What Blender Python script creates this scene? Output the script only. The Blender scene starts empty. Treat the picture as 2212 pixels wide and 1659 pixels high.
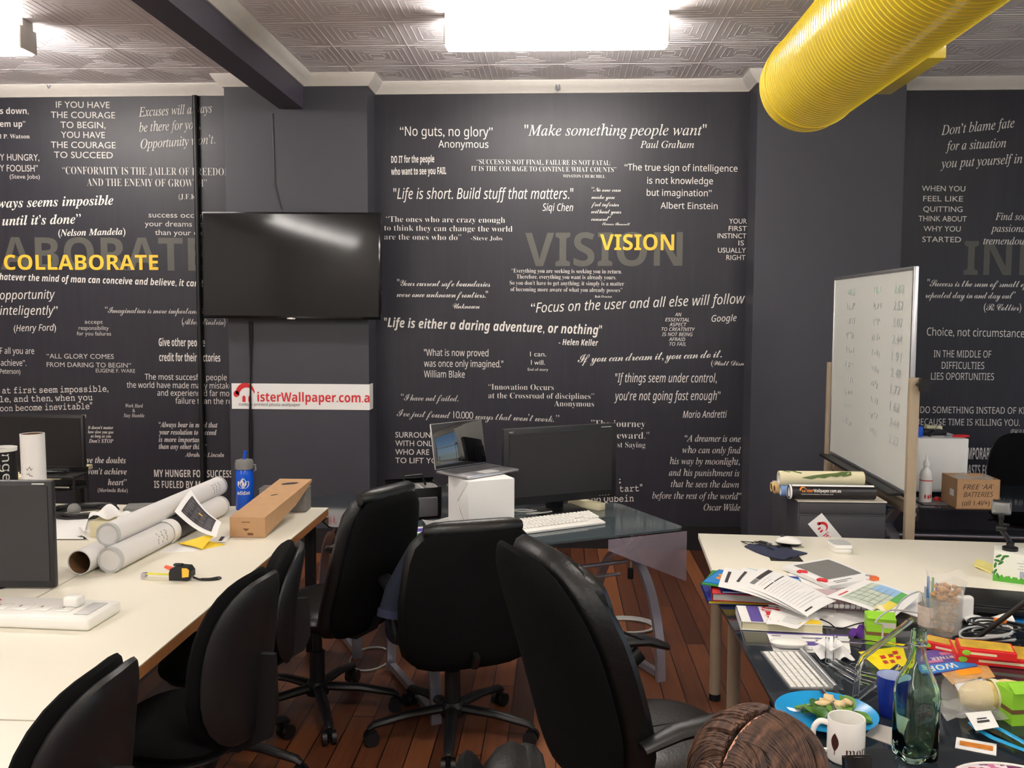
import bpy, bmesh, math, random
from mathutils import Vector, Matrix
random.seed(7)
SC = bpy.context.scene
COL = SC.collection
PI = math.pi
R = math.radians

# ------------------------------------------------------------------ camera
FPX, CU, CV, EYE = 2000.0, 1106.0, 829.5, 1.74
_y = Vector((1208-CU, -(679-CV), -FPX)).normalized()
_r = 112/26500.0
_z = Vector((_r, 1.0, -(_y.x*_r+_y.y)/_y.z)).normalized()
_x = _y.cross(_z)
CAM = Matrix((_x, _y, _z))            # camera axes -> world (rows are the world axes seen by the camera)
cd = bpy.data.cameras.new('camera'); cam = bpy.data.objects.new('camera', cd); COL.objects.link(cam)
cd.sensor_width = 36.0; cd.lens = 36.0*FPX/2212.0; cd.clip_start = .02; cd.clip_end = 100
cam.matrix_world = Matrix.Translation((0, 0, EYE)) @ CAM.to_4x4()
SC.camera = cam

# ------------------------------------------------------------------ world, exposure
wd = bpy.data.worlds.new('World'); SC.world = wd; wd.use_nodes = True
wn = wd.node_tree.nodes; wl = wd.node_tree.links
sky = wn.new('ShaderNodeTexSky'); sky.sky_type = 'HOSEK_WILKIE'; sky.turbidity = 3.0; sky.sun_direction = (-.5, -.5, .7)
wl.new(sky.outputs[0], wn['Background'].inputs[0]); wn['Background'].inputs[1].default_value = 4.5
SC.view_settings.view_transform = 'Standard'; SC.view_settings.look = 'None'
SC.view_settings.gamma = 1.0; SC.view_settings.use_curve_mapping = False
SC.view_settings.exposure = 0.1
LAMP_FRONT, LAMP_ROOM = 44.0, 36.0     # strength of the fluorescent diffusers

# ------------------------------------------------------------------ helpers
def lin(c):
    return tuple(((v/255)/12.92 if v/255 <= .04045 else ((v/255+.055)/1.055)**2.4) for v in c)
def ray(u, v):
    return CAM @ Vector(((u-CU)/FPX, -(v-CV)/FPX, -1.0))
def at(u, v, z):                       # where a sight line meets the level z
    d = ray(u, v); t = (z-EYE)/d.z
    return Vector((d.x*t, d.y*t, z))
def aty(u, v, y):                      # where a sight line meets the plane of depth y
    d = ray(u, v); t = y/d.y
    return Vector((d.x*t, y, EYE+d.z*t))
def atx(u, v, x):
    d = ray(u, v); t = x/d.x
    return Vector((x, d.y*t, EYE+d.z*t))

class NT:
    def __init__(s, name):
        s.m = bpy.data.materials.new(name); s.m.use_nodes = True
        s.t = s.m.node_tree; s.n = s.t.nodes; s.b = s.n['Principled BSDF']
    def new(s, k, **kw):
        n = s.n.new(k)
        for a, v in kw.items(): setattr(n, a, v)
        return n
    def link(s, a, b): s.t.links.new(a, b)
    def inp(s, sock, v):
        if hasattr(v, 'links'): s.link(v, sock)
        else: sock.default_value = v
    def m2(s, op, a, b=0.0, c=None):
        n = s.new('ShaderNodeMath', operation=op); s.inp(n.inputs[0], a); s.inp(n.inputs[1], b)
        if c is not None: s.inp(n.inputs[2], c)
        return n.outputs[0]
    def coord(s, kind='Object'): return s.new('ShaderNodeTexCoord').outputs[kind]
    def mapped(s, vec, scale=(1, 1, 1), rot=(0, 0, 0)):
        n = s.new('ShaderNodeMapping'); s.link(vec, n.inputs[0]); n.inputs['Scale'].default_value = scale; n.inputs['Rotation'].default_value = rot
        return n.outputs[0]
    def noise(s, vec, scale, detail=3.0, rough=.5):
        n = s.new('ShaderNodeTexNoise'); s.link(vec, n.inputs['Vector']); n.inputs['Scale'].default_value = scale
        n.inputs['Detail'].default_value = detail; n.inputs['Roughness'].default_value = rough
        return n.outputs[0]
    def mix(s, f, a, b):
        n = s.new('ShaderNodeMix', data_type='RGBA'); s.inp(n.inputs[0], f)
        for i, v in ((6, a), (7, b)):
            if hasattr(v, 'links'): s.link(v, n.inputs[i])
            else: n.inputs[i].default_value = (*v[:3], 1)
        return n.outputs[2]
    def ramp(s, f, stops):
        n = s.new('ShaderNodeValToRGB'); s.link(f, n.inputs[0]); e = n.color_ramp.elements
        while len(e) < len(stops): e.new(.5)
        for k, (p, c) in zip(e, stops): k.position = p; k.color = (*c[:3], 1)
        return n.outputs[0]
    def bump(s, h, strength=.3, dist=.01):
        n = s.new('ShaderNodeBump'); n.inputs['Strength'].default_value = strength; n.inputs['Distance'].default_value = dist
        s.link(h, n.inputs['Height']); s.link(n.outputs[0], s.b.inputs['Normal'])
    def set(s, **kw):
        for k, v in kw.items(): s.inp(s.b.inputs[k.replace('_', ' ')], v)

def M(name, c, r=.5, metal=0.0, var=.08, scale=18, bump=0, bs=150, trans=0, ior=1.45, alpha=1, emit=0, coat=0, spec=.5):
    t = NT(name); l = lin(c); v = t.coord()
    f = t.noise(v, scale)
    t.link(t.mix(f, tuple(x*(1-var) for x in l), tuple(min(1, x*(1+var)) for x in l)), t.b.inputs['Base Color'])
    t.set(Roughness=r, Metallic=metal, IOR=ior, Alpha=alpha)
    t.b.inputs['Transmission Weight'].default_value = trans
    t.b.inputs['Coat Weight'].default_value = coat
    t.b.inputs['Specular IOR Level'].default_value = spec
    if emit:
        t.b.inputs['Emission Color'].default_value = (*l, 1); t.b.inputs['Emission Strength'].default_value = emit
    if bump: t.bump(t.noise(v, bs), bump, .004)
    return t.m

def apply(o, label=None, cat=None, group=None, kind=None):
    for k, v in (('label', label), ('category', cat), ('group', group), ('kind', kind)):
        if v: o[k] = v
    return o
def T(name, label, cat, loc=(0, 0, 0), rz=0.0, group=None):
    o = bpy.data.objects.new(name, None); COL.objects.link(o); o.empty_display_size = .05
    o.location = loc; o.rotation_euler = (0, 0, rz)
    return apply(o, label, cat, group)
def copy_tree(o, parent=None):
    c = o.copy(); COL.objects.link(c)
    if parent: c.parent = parent
    for ch in [x for x in COL.objects if x.parent == o]: copy_tree(ch, c)
    return c

def spline(pts, k=6):                   # smooth path through the points
    P = [Vector(p) for p in pts]; out = []
    for i in range(len(P)-1):
        a, b, c, d = P[max(i-1, 0)], P[i], P[i+1], P[min(i+2, len(P)-1)]
        for j in range(k):
            t = j/k
            out.append(((b*2)+(c-a)*t+(a*2-b*5+c*4-d)*t*t+(b*3-a-c*3+d)*t*t*t)*.5)
    return out+[P[-1]]

class MB:
    """collects shapes into one mesh"""
    def __init__(s): s.b = bmesh.new(); s.mi = 0
    def _tag(s, fs):
        for f in fs: f.material_index = s.mi
    def box(s, c, d, rot=None, bev=0, seg=2):
        old = set(s.b.faces)
        r = bmesh.ops.create_cube(s.b, size=1.0); vs = r['verts']
        m = Matrix.Translation(c) @ ((rot.to_4x4() if rot else Matrix.Identity(4))) @ Matrix.Diagonal((*d, 1))
        if bev:
            for v in vs: v.co = Vector((v.co.x*d[0], v.co.y*d[1], v.co.z*d[2]))
            es = list({e for v in vs for e in v.link_edges})
            bev = min(bev, min(d)*.49)
            g = bmesh.ops.bevel(s.b, geom=es, offset=bev, segments=seg, affect='EDGES', profile=.5)
            fs = [f for f in s.b.faces if f not in old]
            vv = {v for f in fs for v in f.verts}
            m2 = Matrix.Translation(c) @ ((rot.to_4x4() if rot else Matrix.Identity(4)))
            for v in vv: v.co = m2 @ v.co
        else:
            for v in vs: v.co = m @ v.co
        if s.mi: s._tag([f for f in s.b.faces if f not in old])
        return s
    def tube(s, pts, r, seg=10, cap=True, closed=False, flat=None):
        pts = [Vector(p) for p in pts]; n = len(pts)
        rr = r if isinstance(r, (list, tuple)) else [r]*n
        rings = []; up = None
        for i, p in enumerate(pts):
            a = pts[(i-1) % n] if (closed or i > 0) else p
            b = pts[(i+1) % n] if (closed or i < n-1) else p
            t = (b-a).normalized()
            if up is None: up = t.orthogonal().normalized() if flat is None else Vector(flat)
            sx = (up - t*up.dot(t))
            sx = sx.normalized() if sx.length > 1e-6 else t.orthogonal().normalized()
            if flat is None: up = sx
            sy = t.cross(sx)
            w = rr[i]; wx, wy = (w if isinstance(w, (tuple, list)) else (w, w))
            rings.append([s.b.verts.new(p + sx*wx*math.cos(2*PI*k/seg) + sy*wy*math.sin(2*PI*k/seg)) for k in range(seg)])
        fs = []
        for i in range(n if closed else n-1):
            A, B = rings[i], rings[(i+1) % n]
            for k in range(seg): fs.append(s.b.faces.new((A[k], A[(k+1) % seg], B[(k+1) % seg], B[k])))
        if cap and not closed:
            fs.append(s.b.faces.new(rings[0][::-1])); fs.append(s.b.faces.new(rings[-1]))
        s._tag(fs); return s
    def cyl(s, p0, p1, r0, r1=None, seg=20, cap=True): return s.tube([p0, p1], [r0, r0 if r1 is None else r1], seg, cap)
    def bar(s, pts, w, h, up=(0, 0, 1)):       # rectangular section along a path
        pts = [Vector(p) for p in pts]; rings = []
        for i, p in enumerate(pts):
            t = (pts[min(i+1, len(pts)-1)] - pts[max(i-1, 0)]).normalized()
            u = Vector(up); sx = t.cross(u).normalized(); sy = sx.cross(t)
            rings.append([s.b.verts.new(p+sx*a*w/2+sy*b*h/2) for a, b in ((-1, -1), (1, -1), (1, 1), (-1, 1))])
        fs = []
        for A, B in zip(rings, rings[1:]):
            for k in range(4): fs.append(s.b.faces.new((A[k], A[(k+1) % 4], B[(k+1) % 4], B[k])))
        fs += [s.b.faces.new(rings[0][::-1]), s.b.faces.new(rings[-1])]
        s._tag(fs); return s
    def lathe(s, prof, seg=28, o=(0, 0, 0), axis=None, sq=None, cap=True):
        """prof: (radius, height) pairs; sq squares the section (superellipse power)"""
        o = Vector(o); rings = []
        ax = Vector(axis).normalized() if axis else Vector((0, 0, 1))
        q = Vector((0, 0, 1)).rotation_difference(ax)
        for r, z in prof:
            ring = []
            for k in range(seg):
                a = 2*PI*k/seg; cx, cy = math.cos(a), math.sin(a)
                if sq:
                    e = (abs(cx)**sq+abs(cy)**sq)**(-1/sq); cx *= e; cy *= e
                ring.append(s.b.verts.new(o + q @ Vector((max(r, 1e-5)*cx, max(r, 1e-5)*cy, z))))
            rings.append(ring)
        fs = []
        for A, B in zip(rings, rings[1:]):
            for k in range(seg): fs.append(s.b.faces.new((A[k], A[(k+1) % seg], B[(k+1) % seg], B[k])))
        if cap and prof[0][0] > 1e-4: fs.append(s.b.faces.new(rings[0][::-1]))
        if cap and prof[-1][0] > 1e-4: fs.append(s.b.faces.new(rings[-1]))
        s._tag(fs); return s
    def prism(s, pts, dirv):                   # polygon swept by a vector
        dv = Vector(dirv); a = [s.b.verts.new(Vector(p)) for p in pts]; b = [s.b.verts.new(Vector(p)+dv) for p in pts]; n = len(a)
        fs = [s.b.faces.new(a[::-1]), s.b.faces.new(b)]
        for k in range(n): fs.append(s.b.faces.new((a[k], a[(k+1) % n], b[(k+1) % n], b[k])))
        s._tag(fs); return s
    def grid(s, fn, nu, nv, th=0.0, thv=(0, 0, 1)):
        tv = Vector(thv)*th
        def lay(off): return [[s.b.verts.new(Vector(fn(i/nu, j/nv))+off) for j in range(nv+1)] for i in range(nu+1)]
        A = lay(Vector((0, 0, 0))); fs = []
        for i in range(nu):
            for j in range(nv): fs.append(s.b.faces.new((A[i][j], A[i+1][j], A[i+1][j+1], A[i][j+1])))
        if th:
            B = lay(-tv)
            for i in range(nu):
                for j in range(nv): fs.append(s.b.faces.new((B[i][j+1], B[i+1][j+1], B[i+1][j], B[i][j])))
            loop = [(i, 0) for i in range(nu)]+[(nu, j) for j in range(nv)]+[(i, nv) for i in range(nu, 0, -1)]+[(0, j) for j in range(nv, 0, -1)]
            for (a, b), (c, d) in zip(loop, loop[1:]+loop[:1]):
                fs.append(s.b.faces.new((A[c][d], A[a][b], B[a][b], B[c][d])))
        s._tag(fs); return s
    def pillow(s, w, h, t, n=3.0, rings=7, seg=36, fn=None, edge=4.0, flat=0.0):
        """superellipse cushion in local x (w) and z (h), thickness t along y; fn bends it"""
        def pt(rr, a, sgn):
            c, d = math.cos(a), math.sin(a); e = (abs(c)**n+abs(d)**n)**(-1/n)
            y = sgn*t/2*max(0, 1-rr**edge)**.5
            return Vector((w/2*rr*c*e, y, h/2*rr*d*e))
        f = fn or (lambda p: p)
        rs = [i/rings for i in range(1, rings)]+[.97, 1.0]
        rim = [s.b.verts.new(f(pt(1.0, 2*PI*k/seg, 1))) for k in range(seg)]; fs = []
        for sgn in (1, -1):
            cen = s.b.verts.new(f(pt(0, 0, sgn))); prev = None
            for rr in rs:
                ring = rim if rr == 1.0 else [s.b.verts.new(f(pt(rr, 2*PI*k/seg, sgn))) for k in range(seg)]
                for k in range(seg):
                    k2 = (k+1) % seg
                    q = (cen, ring[k], ring[k2]) if prev is None else (prev[k], ring[k], ring[k2], prev[k2])
                    fs.append(s.b.faces.new(q if sgn < 0 else q[::-1]))
                prev = ring
        s._tag(fs); return s
    def ball(s, c, r, u=16, v=10):
        rr = r if isinstance(r, (tuple, list)) else (r, r, r)
        g = bmesh.ops.create_uvsphere(s.b, u_segments=u, v_segments=v, radius=1.0)
        for q in g['verts']: q.co = Vector((q.co.x*rr[0]+c[0], q.co.y*rr[1]+c[1], q.co.z*rr[2]+c[2]))
        s.last = g['verts']; return s
    def raw(s, verts, faces):
        vs = [s.b.verts.new(v) for v in verts]; fs = []
        for f in faces:
            try: fs.append(s.b.faces.new([vs[i] for i in f]))
            except ValueError: pass
        s._tag(fs); return s
    def xf(s, fn):
        for v in s.b.verts: v.co = Vector(fn(v.co))
        return s
    def build(s, name, mat, parent=None, label=None, cat=None, group=None, kind=None, loc=None, rz=0, smooth=True, ang=.7, norm=True):
        if norm: bmesh.ops.recalc_face_normals(s.b, faces=s.b.faces)
        me = bpy.data.meshes.new(name); s.b.to_mesh(me); s.b.free()
        for x in (mat if isinstance(mat, (list, tuple)) else [mat]): me.materials.append(x)
        if smooth and len(me.polygons):
            me.polygons.foreach_set('use_smooth', [True]*len(me.polygons)); me.set_sharp_from_angle(angle=ang)
        o = bpy.data.objects.new(name, me); COL.objects.link(o)
        if parent: o.parent = parent
        if loc is not None: o.location = loc
        o.rotation_euler = (0, 0, rz)
        return apply(o, label, cat, group, kind)

# ------------------------------------------------------------------ lettering
_HOLE = {'i': {'h': '\u210e'}}
_ST = {'sb': 0x1D400, 'sr': 0x1D400, 'si': 0x1D434, 'sbi': 0x1D468, 'bs': 0x1D4D0, 'ss': 0x1D5A0, 'ssb': 0x1D5D4, 'ssi': 0x1D608, 'ssbi': 0x1D63C, 'tt': 0x1D670}
_DIG = {'sb': 0x1D7CE, 'sr': 0x1D7CE, 'ss': 0x1D7E2, 'ssb': 0x1D7EC, 'tt': 0x1D7F6}
def style(t, st):
    b = _ST.get(st); out = ''
    if not b: return t
    for ch in t:
        if 'A' <= ch <= 'Z': out += chr(b+ord(ch)-65)
        elif 'a' <= ch <= 'z': out += '\u210e' if (st == 'si' and ch == 'h') else chr(b+26+ord(ch)-97)
        elif ch.isdigit() and st in _DIG: out += chr(_DIG[st]+ord(ch)-48)
        else: out += ch
    return out
_CAP = {}
def glyphs(t, st):
    c = bpy.data.curves.new('lettering', 'FONT'); c.body = style(t, st); c.size = 1.0; c.resolution_u = 3
    if st == 'sr': c.offset = -.014
    if st == 'bs': c.space_character = .84; c.offset = -.005
    o = bpy.data.objects.new('lettering', c); COL.objects.link(o)
    me = bpy.data.meshes.new_from_object(o.evaluated_get(bpy.context.evaluated_depsgraph_get()))
    vs = [(v.co.x, v.co.y) for v in me.vertices]; fs = [tuple(p.vertices) for p in me.polygons]
    bpy.data.objects.remove(o); bpy.data.curves.remove(c); bpy.data.meshes.remove(me)
    return vs, fs
def cap(st):
    if st not in _CAP: _CAP[st] = max(v[1] for v in glyphs('H', st)[0])
    return _CAP[st]
def line(mb, t, st, frame, w, h):
    """add one line of lettering: w wide, capitals h tall; frame maps (x, y) to 3D"""
    vs, fs = glyphs(t, st)
    if not vs: return
    x0 = min(v[0] for v in vs); x1 = max(v[0] for v in vs); k = w/(x1-x0); q = h/cap(st)
    mb.raw([frame((x-x0)*k, y*q) for x, y in vs], fs)
def flat(o, ux, uy):
    o, ux, uy = Vector(o), Vector(ux).normalized(), Vector(uy).normalized()
    return lambda x, y: o+ux*x+uy*y

class Sheet:
    """a sheet of paper between four corners with a height function; prints lie on it"""
    def __init__(s, corners, h=None, n=8, m=8, th=.0008): s.c = [Vector(x) for x in corners]; s.h = h or (lambda u, v: 0); s.n = n; s.m = m; s.th = th
    def p(s, u, v, dz=0):
        a, b, c, d = s.c
        q = a*(1-u)*(1-v)+b*u*(1-v)+c*u*v+d*(1-u)*v
        return q+Vector((0, 0, s.h(u, v)+dz))
    def build(s, name, mat, parent=None, **k): return MB().grid(lambda u, v: s.p(u, v), s.n, s.m, s.th).build(name, mat, parent, **k)
    def rects(s, name, mat, parent, rs, dz=.0007):
        mb = MB()
        for u0, v0, u1, v1 in rs:
            mb.grid(lambda a, b: s.p(u0+(u1-u0)*a, v0+(v1-v0)*b, dz), max(2, int(14*(u1-u0))), max(2, int(14*(v1-v0))))
        return mb.build(name, mat, parent)
    def text(s, name, mat, parent, rows, dz=.0009):
        """rows: (text, style, u0, v0, width in u, cap height in v, along) ; reads along +u with v falling upward when along=1"""
        mb = MB()
        for t, st, u0, v0, wu, hv in rows:
            line(mb, t, st, lambda x, y: s.p(u0+x, v0-y, dz), wu, hv)
        return mb.build(name, mat, parent)

# ------------------------------------------------------------------ materials
def mural_mat(name, c):
    t = NT(name); g = t.new('ShaderNodeNewGeometry').outputs['Position']
    st = t.noise(t.mapped(g, (9, 9, .7)), 3.0, 5, .6)
    l = lin(c)
    t.link(t.ramp(st, [(.35, tuple(x*.86 for x in l)), (.6, l), (.75, tuple(x*1.15 for x in l))]), t.b.inputs['Base Color'])
    t.set(Roughness=.42); t.b.inputs['Specular IOR Level'].default_value = .35
    t.bump(t.noise(g, 14, 4), .12, .01); return t.m
def floor_mat():
    t = NT('floorboards'); g = t.new('ShaderNodeNewGeometry').outputs['Position']
    x = t.new('ShaderNodeSeparateXYZ'); t.link(g, x.inputs[0])
    px = t.m2('DIVIDE', x.outputs[0], .098); pid = t.m2('FLOOR', px)
    off = t.new('ShaderNodeTexWhiteNoise', noise_dimensions='1D'); t.link(pid, off.inputs['W'])
    py = t.m2('ADD', t.m2('DIVIDE', x.outputs[1], 2.3), t.m2('MULTIPLY', off.outputs[0], 5.0)); qid = t.m2('FLOOR', py)
    w2 = t.new('ShaderNodeTexWhiteNoise', noise_dimensions='2D')
    cb = t.new('ShaderNodeCombineXYZ'); t.link(pid, cb.inputs[0]); t.link(qid, cb.inputs[1]); t.link(cb.outputs[0], w2.inputs['Vector'])
    grain = t.noise(t.mapped(g, (45, 2.2, 1)), 1.0, 5, .65)
    wear = t.noise(g, 1.3, 3)
    f = t.m2('ADD', t.m2('MULTIPLY', w2.outputs[0], .5), t.m2('ADD', t.m2('MULTIPLY', grain, .38), t.m2('MULTIPLY', wear, .25)))
    colr = t.ramp(f, [(.2, lin((52, 27, 17))), (.5, lin((92, 50, 30))), (.8, lin((136, 82, 50)))])
    gx = t.m2('FRACT', px); gap = t.m2('GREATER_THAN', t.m2('ABSOLUTE', t.m2('SUBTRACT', gx, .5)), .475)
    gy = t.m2('GREATER_THAN', t.m2('ABSOLUTE', t.m2('SUBTRACT', t.m2('FRACT', py), .5)), .4985)
    gp = t.m2('MAXIMUM', gap, gy)
    t.link(t.mix(gp, colr, lin((20, 11, 8))), t.b.inputs['Base Color'])
    t.set(Roughness=.36); t.bump(t.m2('SUBTRACT', t.m2('MULTIPLY', grain, .25), gp), .35, .003); return t.m
m_mural = mural_mat('printed_mural_wallpaper', (43, 42, 50)); m_pier = M('dark_grey_paint', (58, 58, 66), .5, var=.05, scale=3)
m_beam = M('beam_paint', (70, 66, 80), .5)
m_floor = floor_mat(); m_ceil = M('ceiling_tile_paint', (232, 226, 231), .5, var=.04, scale=2, bump=.12, bs=40)
m_plain = M('plaster', (226, 222, 218), .7)
m_cornice = M('cornice_white', (206, 201, 196), .55, var=.05, bump=.25, bs=60)
m_base = M('skirting_black', (22, 21, 23), .5)
m_letter = M('white_lettering', (226, 222, 216), .5, var=.03)
m_letter2 = M('soft_white_lettering', (196, 192, 188), .5, var=.05)
m_ghost = M('faded_grey_lettering', (82, 81, 76), .5)
m_gold = M('golden_lettering', (240, 188, 60), .5, var=.05)
m_diff = M('lit_diffuser', (255, 249, 240), .4, emit=LAMP_FRONT)
m_diff2 = M('lit_diffuser_room', (255, 250, 242), .4, emit=LAMP_ROOM)
m_fix = M('fixture_white', (225, 222, 215), .5)
m_duct = M('yellow_duct', (250, 222, 60), .26, var=.03, scale=6, coat=.6)
m_blackpl = M('black_plastic', (17, 17, 19), .42, bump=.1, bs=300)
m_blackgl = M('black_gloss', (14, 14, 16), .12)
m_screen = M('dark_screen', (20, 20, 22), .16, spec=.6)
m_tvscreen = M('television_screen', (13, 13, 14), .07, spec=.3)
m_matt = M('matt_screen', (40, 39, 42), .34)
m_bezel = M('monitor_bezel', (34, 34, 37), .4)
m_fabric = M('black_fabric', (11, 11, 12), .95, bump=.4, bs=420, var=.2, spec=.15)
m_shell = M('charcoal_plastic', (27, 26, 28), .42, bump=.12, bs=260)
m_leather = M('black_leather', (15, 15, 16), .38, bump=.28, bs=90, var=.12)
m_leather2 = M('worn_grey_leather', (38, 36, 36), .38, bump=.25, bs=110, var=.1)
m_white = M('white_laminate', (238, 233, 216), .34, var=.02, scale=3)
m_woodedge = M('wooden_edge', (150, 100, 58), .5, var=.25, scale=40)
m_paper = M('white_paper', (238, 237, 235), .7, var=.02)
m_cream = M('cream_card', (222, 214, 178), .7, var=.05)
m_ink = M('dark_ink', (48, 46, 50), .6)
m_greyink = M('grey_print', (120, 119, 120), .6)
m_red = M('red_print', (204, 40, 46), .5)
m_redbox = M('glossy_red_card', (216, 38, 40), .3)
m_card = M('brown_cardboard', (180, 142, 104), .8, var=.1, scale=30)
m_cardin = M('dark_cardboard', (110, 78, 50), .85)
m_blue = M('blue_translucent_plastic', (16, 82, 200), .18, var=.05)
m_grey = M('grey_plastic', (120, 120, 118), .45)
m_lgrey = M('light_grey_plastic', (190, 190, 188), .35)
m_alu = M('brushed_aluminium', (196, 197, 200), .3, metal=.9)
m_chrome = M('chrome', (210, 210, 212), .15, metal=1)
m_steel = M('silver_paint', (168, 168, 180), .3, metal=.7)
m_beige = M('beige_metal', (156, 140, 118), .5)
m_wpl = M('white_plastic', (238, 236, 230), .3, var=.02)
m_yellow = M('yellow_paper', (238, 204, 52), .6)
m_green = M('lime_green_card', (140, 200, 50), .5)
m_blackglass = M('black_glass', (36, 42, 48), .06, spec=.5)
m_tealglass = M('smoked_glass', (66, 76, 80), .09, spec=.6)
m_glassg = M('green_bottle_glass', (222, 248, 230), .02, trans=1, ior=1.45, var=0)
m_clear = M('clear_acrylic', (240, 244, 246), .03, trans=1, ior=1.3, var=0)
m_film = M('clear_film', (235, 235, 230), .18, trans=.0, alpha=.28, var=0)
m_frost = M('frosted_film', (150, 138, 150), .4, alpha=.5, var=.05)
m_board = M('whiteboard_enamel', (216, 218, 212), .22, var=.03, scale=4)
m_navy = M('navy_cloth', (42, 46, 70), .9, bump=.4, bs=200)
m_skin = M('skin', (206, 152, 128), .5)
m_teal = M('teal_cloth', (70, 92, 104), .9, bump=.3, bs=300)
m_jean = M('dark_denim', (22, 27, 44), .9, bump=.3, bs=300)
# ------------------------------------------------------------------ the room
D, DP, ZC, ZK = 6.83, 6.57, 3.41, 3.33          # back wall, pier faces, ceiling, underside of cornice
XA, XB, XCc, XDd = -2.38, -1.36, 1.352, 2.352    # pier edges
XL, XR, YB = -6.2, 4.9, -7.2
def slab(name, c, d, m, kind='structure'): return MB().box(c, d).build(name, m, kind=kind, smooth=False)
slab('floor', ((XL+XR)/2, (YB+D)/2, -.05), (XR-XL+.4, D-YB+.4, .1), m_floor)
def ceiling():
    # moulded tiles: each has bars stepping in from its four edges, broken along the diagonals
    S = .47; vs, fs = [], []
    def bar(cx, cy, L, along_x, w=.012, h=.0012):
        n = len(vs); hw, tw = w/2, w*.22
        for e in (-1, 1):
            for o, z in ((-hw, ZC+.002), (-tw, ZC-h), (tw, ZC-h), (hw, ZC+.002)):
                vs.append((cx+e*L/2, cy+o, z) if along_x else (cx+o, cy+e*L/2, z))
        fs.extend([(n, n+1, n+5, n+4), (n+1, n+2, n+6, n+5), (n+2, n+3, n+7, n+6), (n, n+3, n+2, n+1), (n+4, n+5, n+6, n+7)])
    rnd = random.Random(5)
    nx0, nx1 = int((XL+.02)/S)-1, int((XR+.02)/S)+1
    for i in range(nx0, nx1):
        for j in range(-4, int((D+.23)/S)+1):
            cx, cy = (i+.5)*S-.02, (j+.5)*S-.23
            if not (XL < cx < XR and cy < D+.2): continue
            for e in (0, 1):
                bar(cx+(0 if e else S/2), cy+(S/2 if e else 0), S, bool(e), .007, .002)
            if bx0-.1 < cx < bx1+.1: continue
            for k, r in enumerate((.045, .082, .119, .156, .193)):
                L = 2*r-.018
                for sx, sy in ((1, 0), (-1, 0), (0, 1), (0, -1)):
                    q = L*(.78 if (k+sx+2*sy) % 3 == 0 else 1.0); sh = (L-q)/2*(1 if k % 2 else -1)
                    bar(cx+sx*r+(sh if sy else 0), cy+sy*r+(sh if sx else 0), q, bool(sy))
    a, b = (XL-.2, YB-.2), (XR+.2, D+.2); n = len(vs)
    vs.extend([(x, y, z) for z in (ZC, ZC+.1) for x, y in ((a[0], a[1]), (b[0], a[1]), (b[0], b[1]), (a[0], b[1]))])
    fs.extend([(n+3, n+2, n+1, n), (n+4, n+5, n+6, n+7), (n, n+1, n+5, n+4), (n+1, n+2, n+6, n+5), (n+2, n+3, n+7, n+6), (n+3, n, n+4, n+7)])
    me = bpy.data.meshes.new('ceiling'); me.from_pydata(vs, [], fs); me.materials.append(m_ceil)
    o = bpy.data.objects.new('ceiling', me); COL.objects.link(o); o['kind'] = 'structure'
bx0 = aty(603, 235, DP).x; bx1 = aty(655, 235, DP).x; bz = aty(630, 235, DP).z
ceiling()
wall_l = slab('wall_back_left', ((XL+XA)/2, D+.1, ZC/2), (XA-XL+.02, .2, ZC), m_mural)
wall_c = slab('wall_back_centre', ((XB+XCc)/2, D+.1, ZC/2), (XCc-XB+.02, .2, ZC), m_mural)
wall_r = slab('wall_back_right', ((XDd+XR)/2, D+.1, ZC/2), (XR-XDd+.02, .2, ZC), m_mural)
slab('wall_back_pier', ((XA+XB)/2, (DP+D+.2)/2, ZC/2), (XB-XA, D+.2-DP, ZC), m_pier)
slab('wall_back_pier', ((XCc+XDd)/2, (DP+D+.2)/2, ZC/2), (XDd-XCc, D+.2-DP, ZC), m_pier)
slab('wall_left', (XL-.1, (YB+D)/2, ZC/2), (.2, D-YB+.4, ZC), m_plain)
def holed_wall(name, axis, pos, a0, a1, holes):
    mb = MB(); cuts = sorted(holes); prev = a0
    def put(p0, p1, z0, z1):
        c = ((p0+p1)/2, (z0+z1)/2); d = (p1-p0, z1-z0)
        if axis == 'x': mb.box((pos, c[0], c[1]), (.2, d[0], d[1]))
        else: mb.box((c[0], pos, c[1]), (d[0], .2, d[1]))
    for h0, h1, z0, z1 in cuts:
        put(prev, h0, 0, ZC); put(h0, h1, 0, z0); put(h0, h1, z1, ZC); prev = h1
    put(prev, a1, 0, ZC)
    w = mb.build(name, m_plain, kind='structure', smooth=False)
    for i, (h0, h1, z0, z1) in enumerate(cuts):
        f = MB(); t = .06
        def bx(p0, p1, q0, q1):
            c = ((p0+p1)/2, (q0+q1)/2); d = (p1-p0, q1-q0)
            if axis == 'x': f.box((pos, c[0], c[1]), (.09, d[0], d[1]))
            else: f.box((c[0], pos, c[1]), (d[0], .09, d[1]))
        bx(h0, h0+t, z0, z1); bx(h1-t, h1, z0, z1); bx(h0, h1, z0, z0+t); bx(h0, h1, z1-t, z1)
        bx((h0+h1)/2-.025, (h0+h1)/2+.025, z0, z1); bx(h0, h1, (z0+z1)/2-.025, (z0+z1)/2+.025)
        WIN[0] += 1; f.build('window_%d' % WIN[0], m_fix, kind='structure', smooth=False)
WIN = [0]
holed_wall('wall_right', 'x', XR+.1, YB-.2, D+.2, [(-1.2, .9, .9, 2.7), (2.2, 5.9, .6, 2.95)])
holed_wall('wall_rear', 'y', YB-.1, XL, XR, [(-3.6, -1.2, .9, 2.7), (.6, 3.0, .9, 2.7)])

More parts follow.
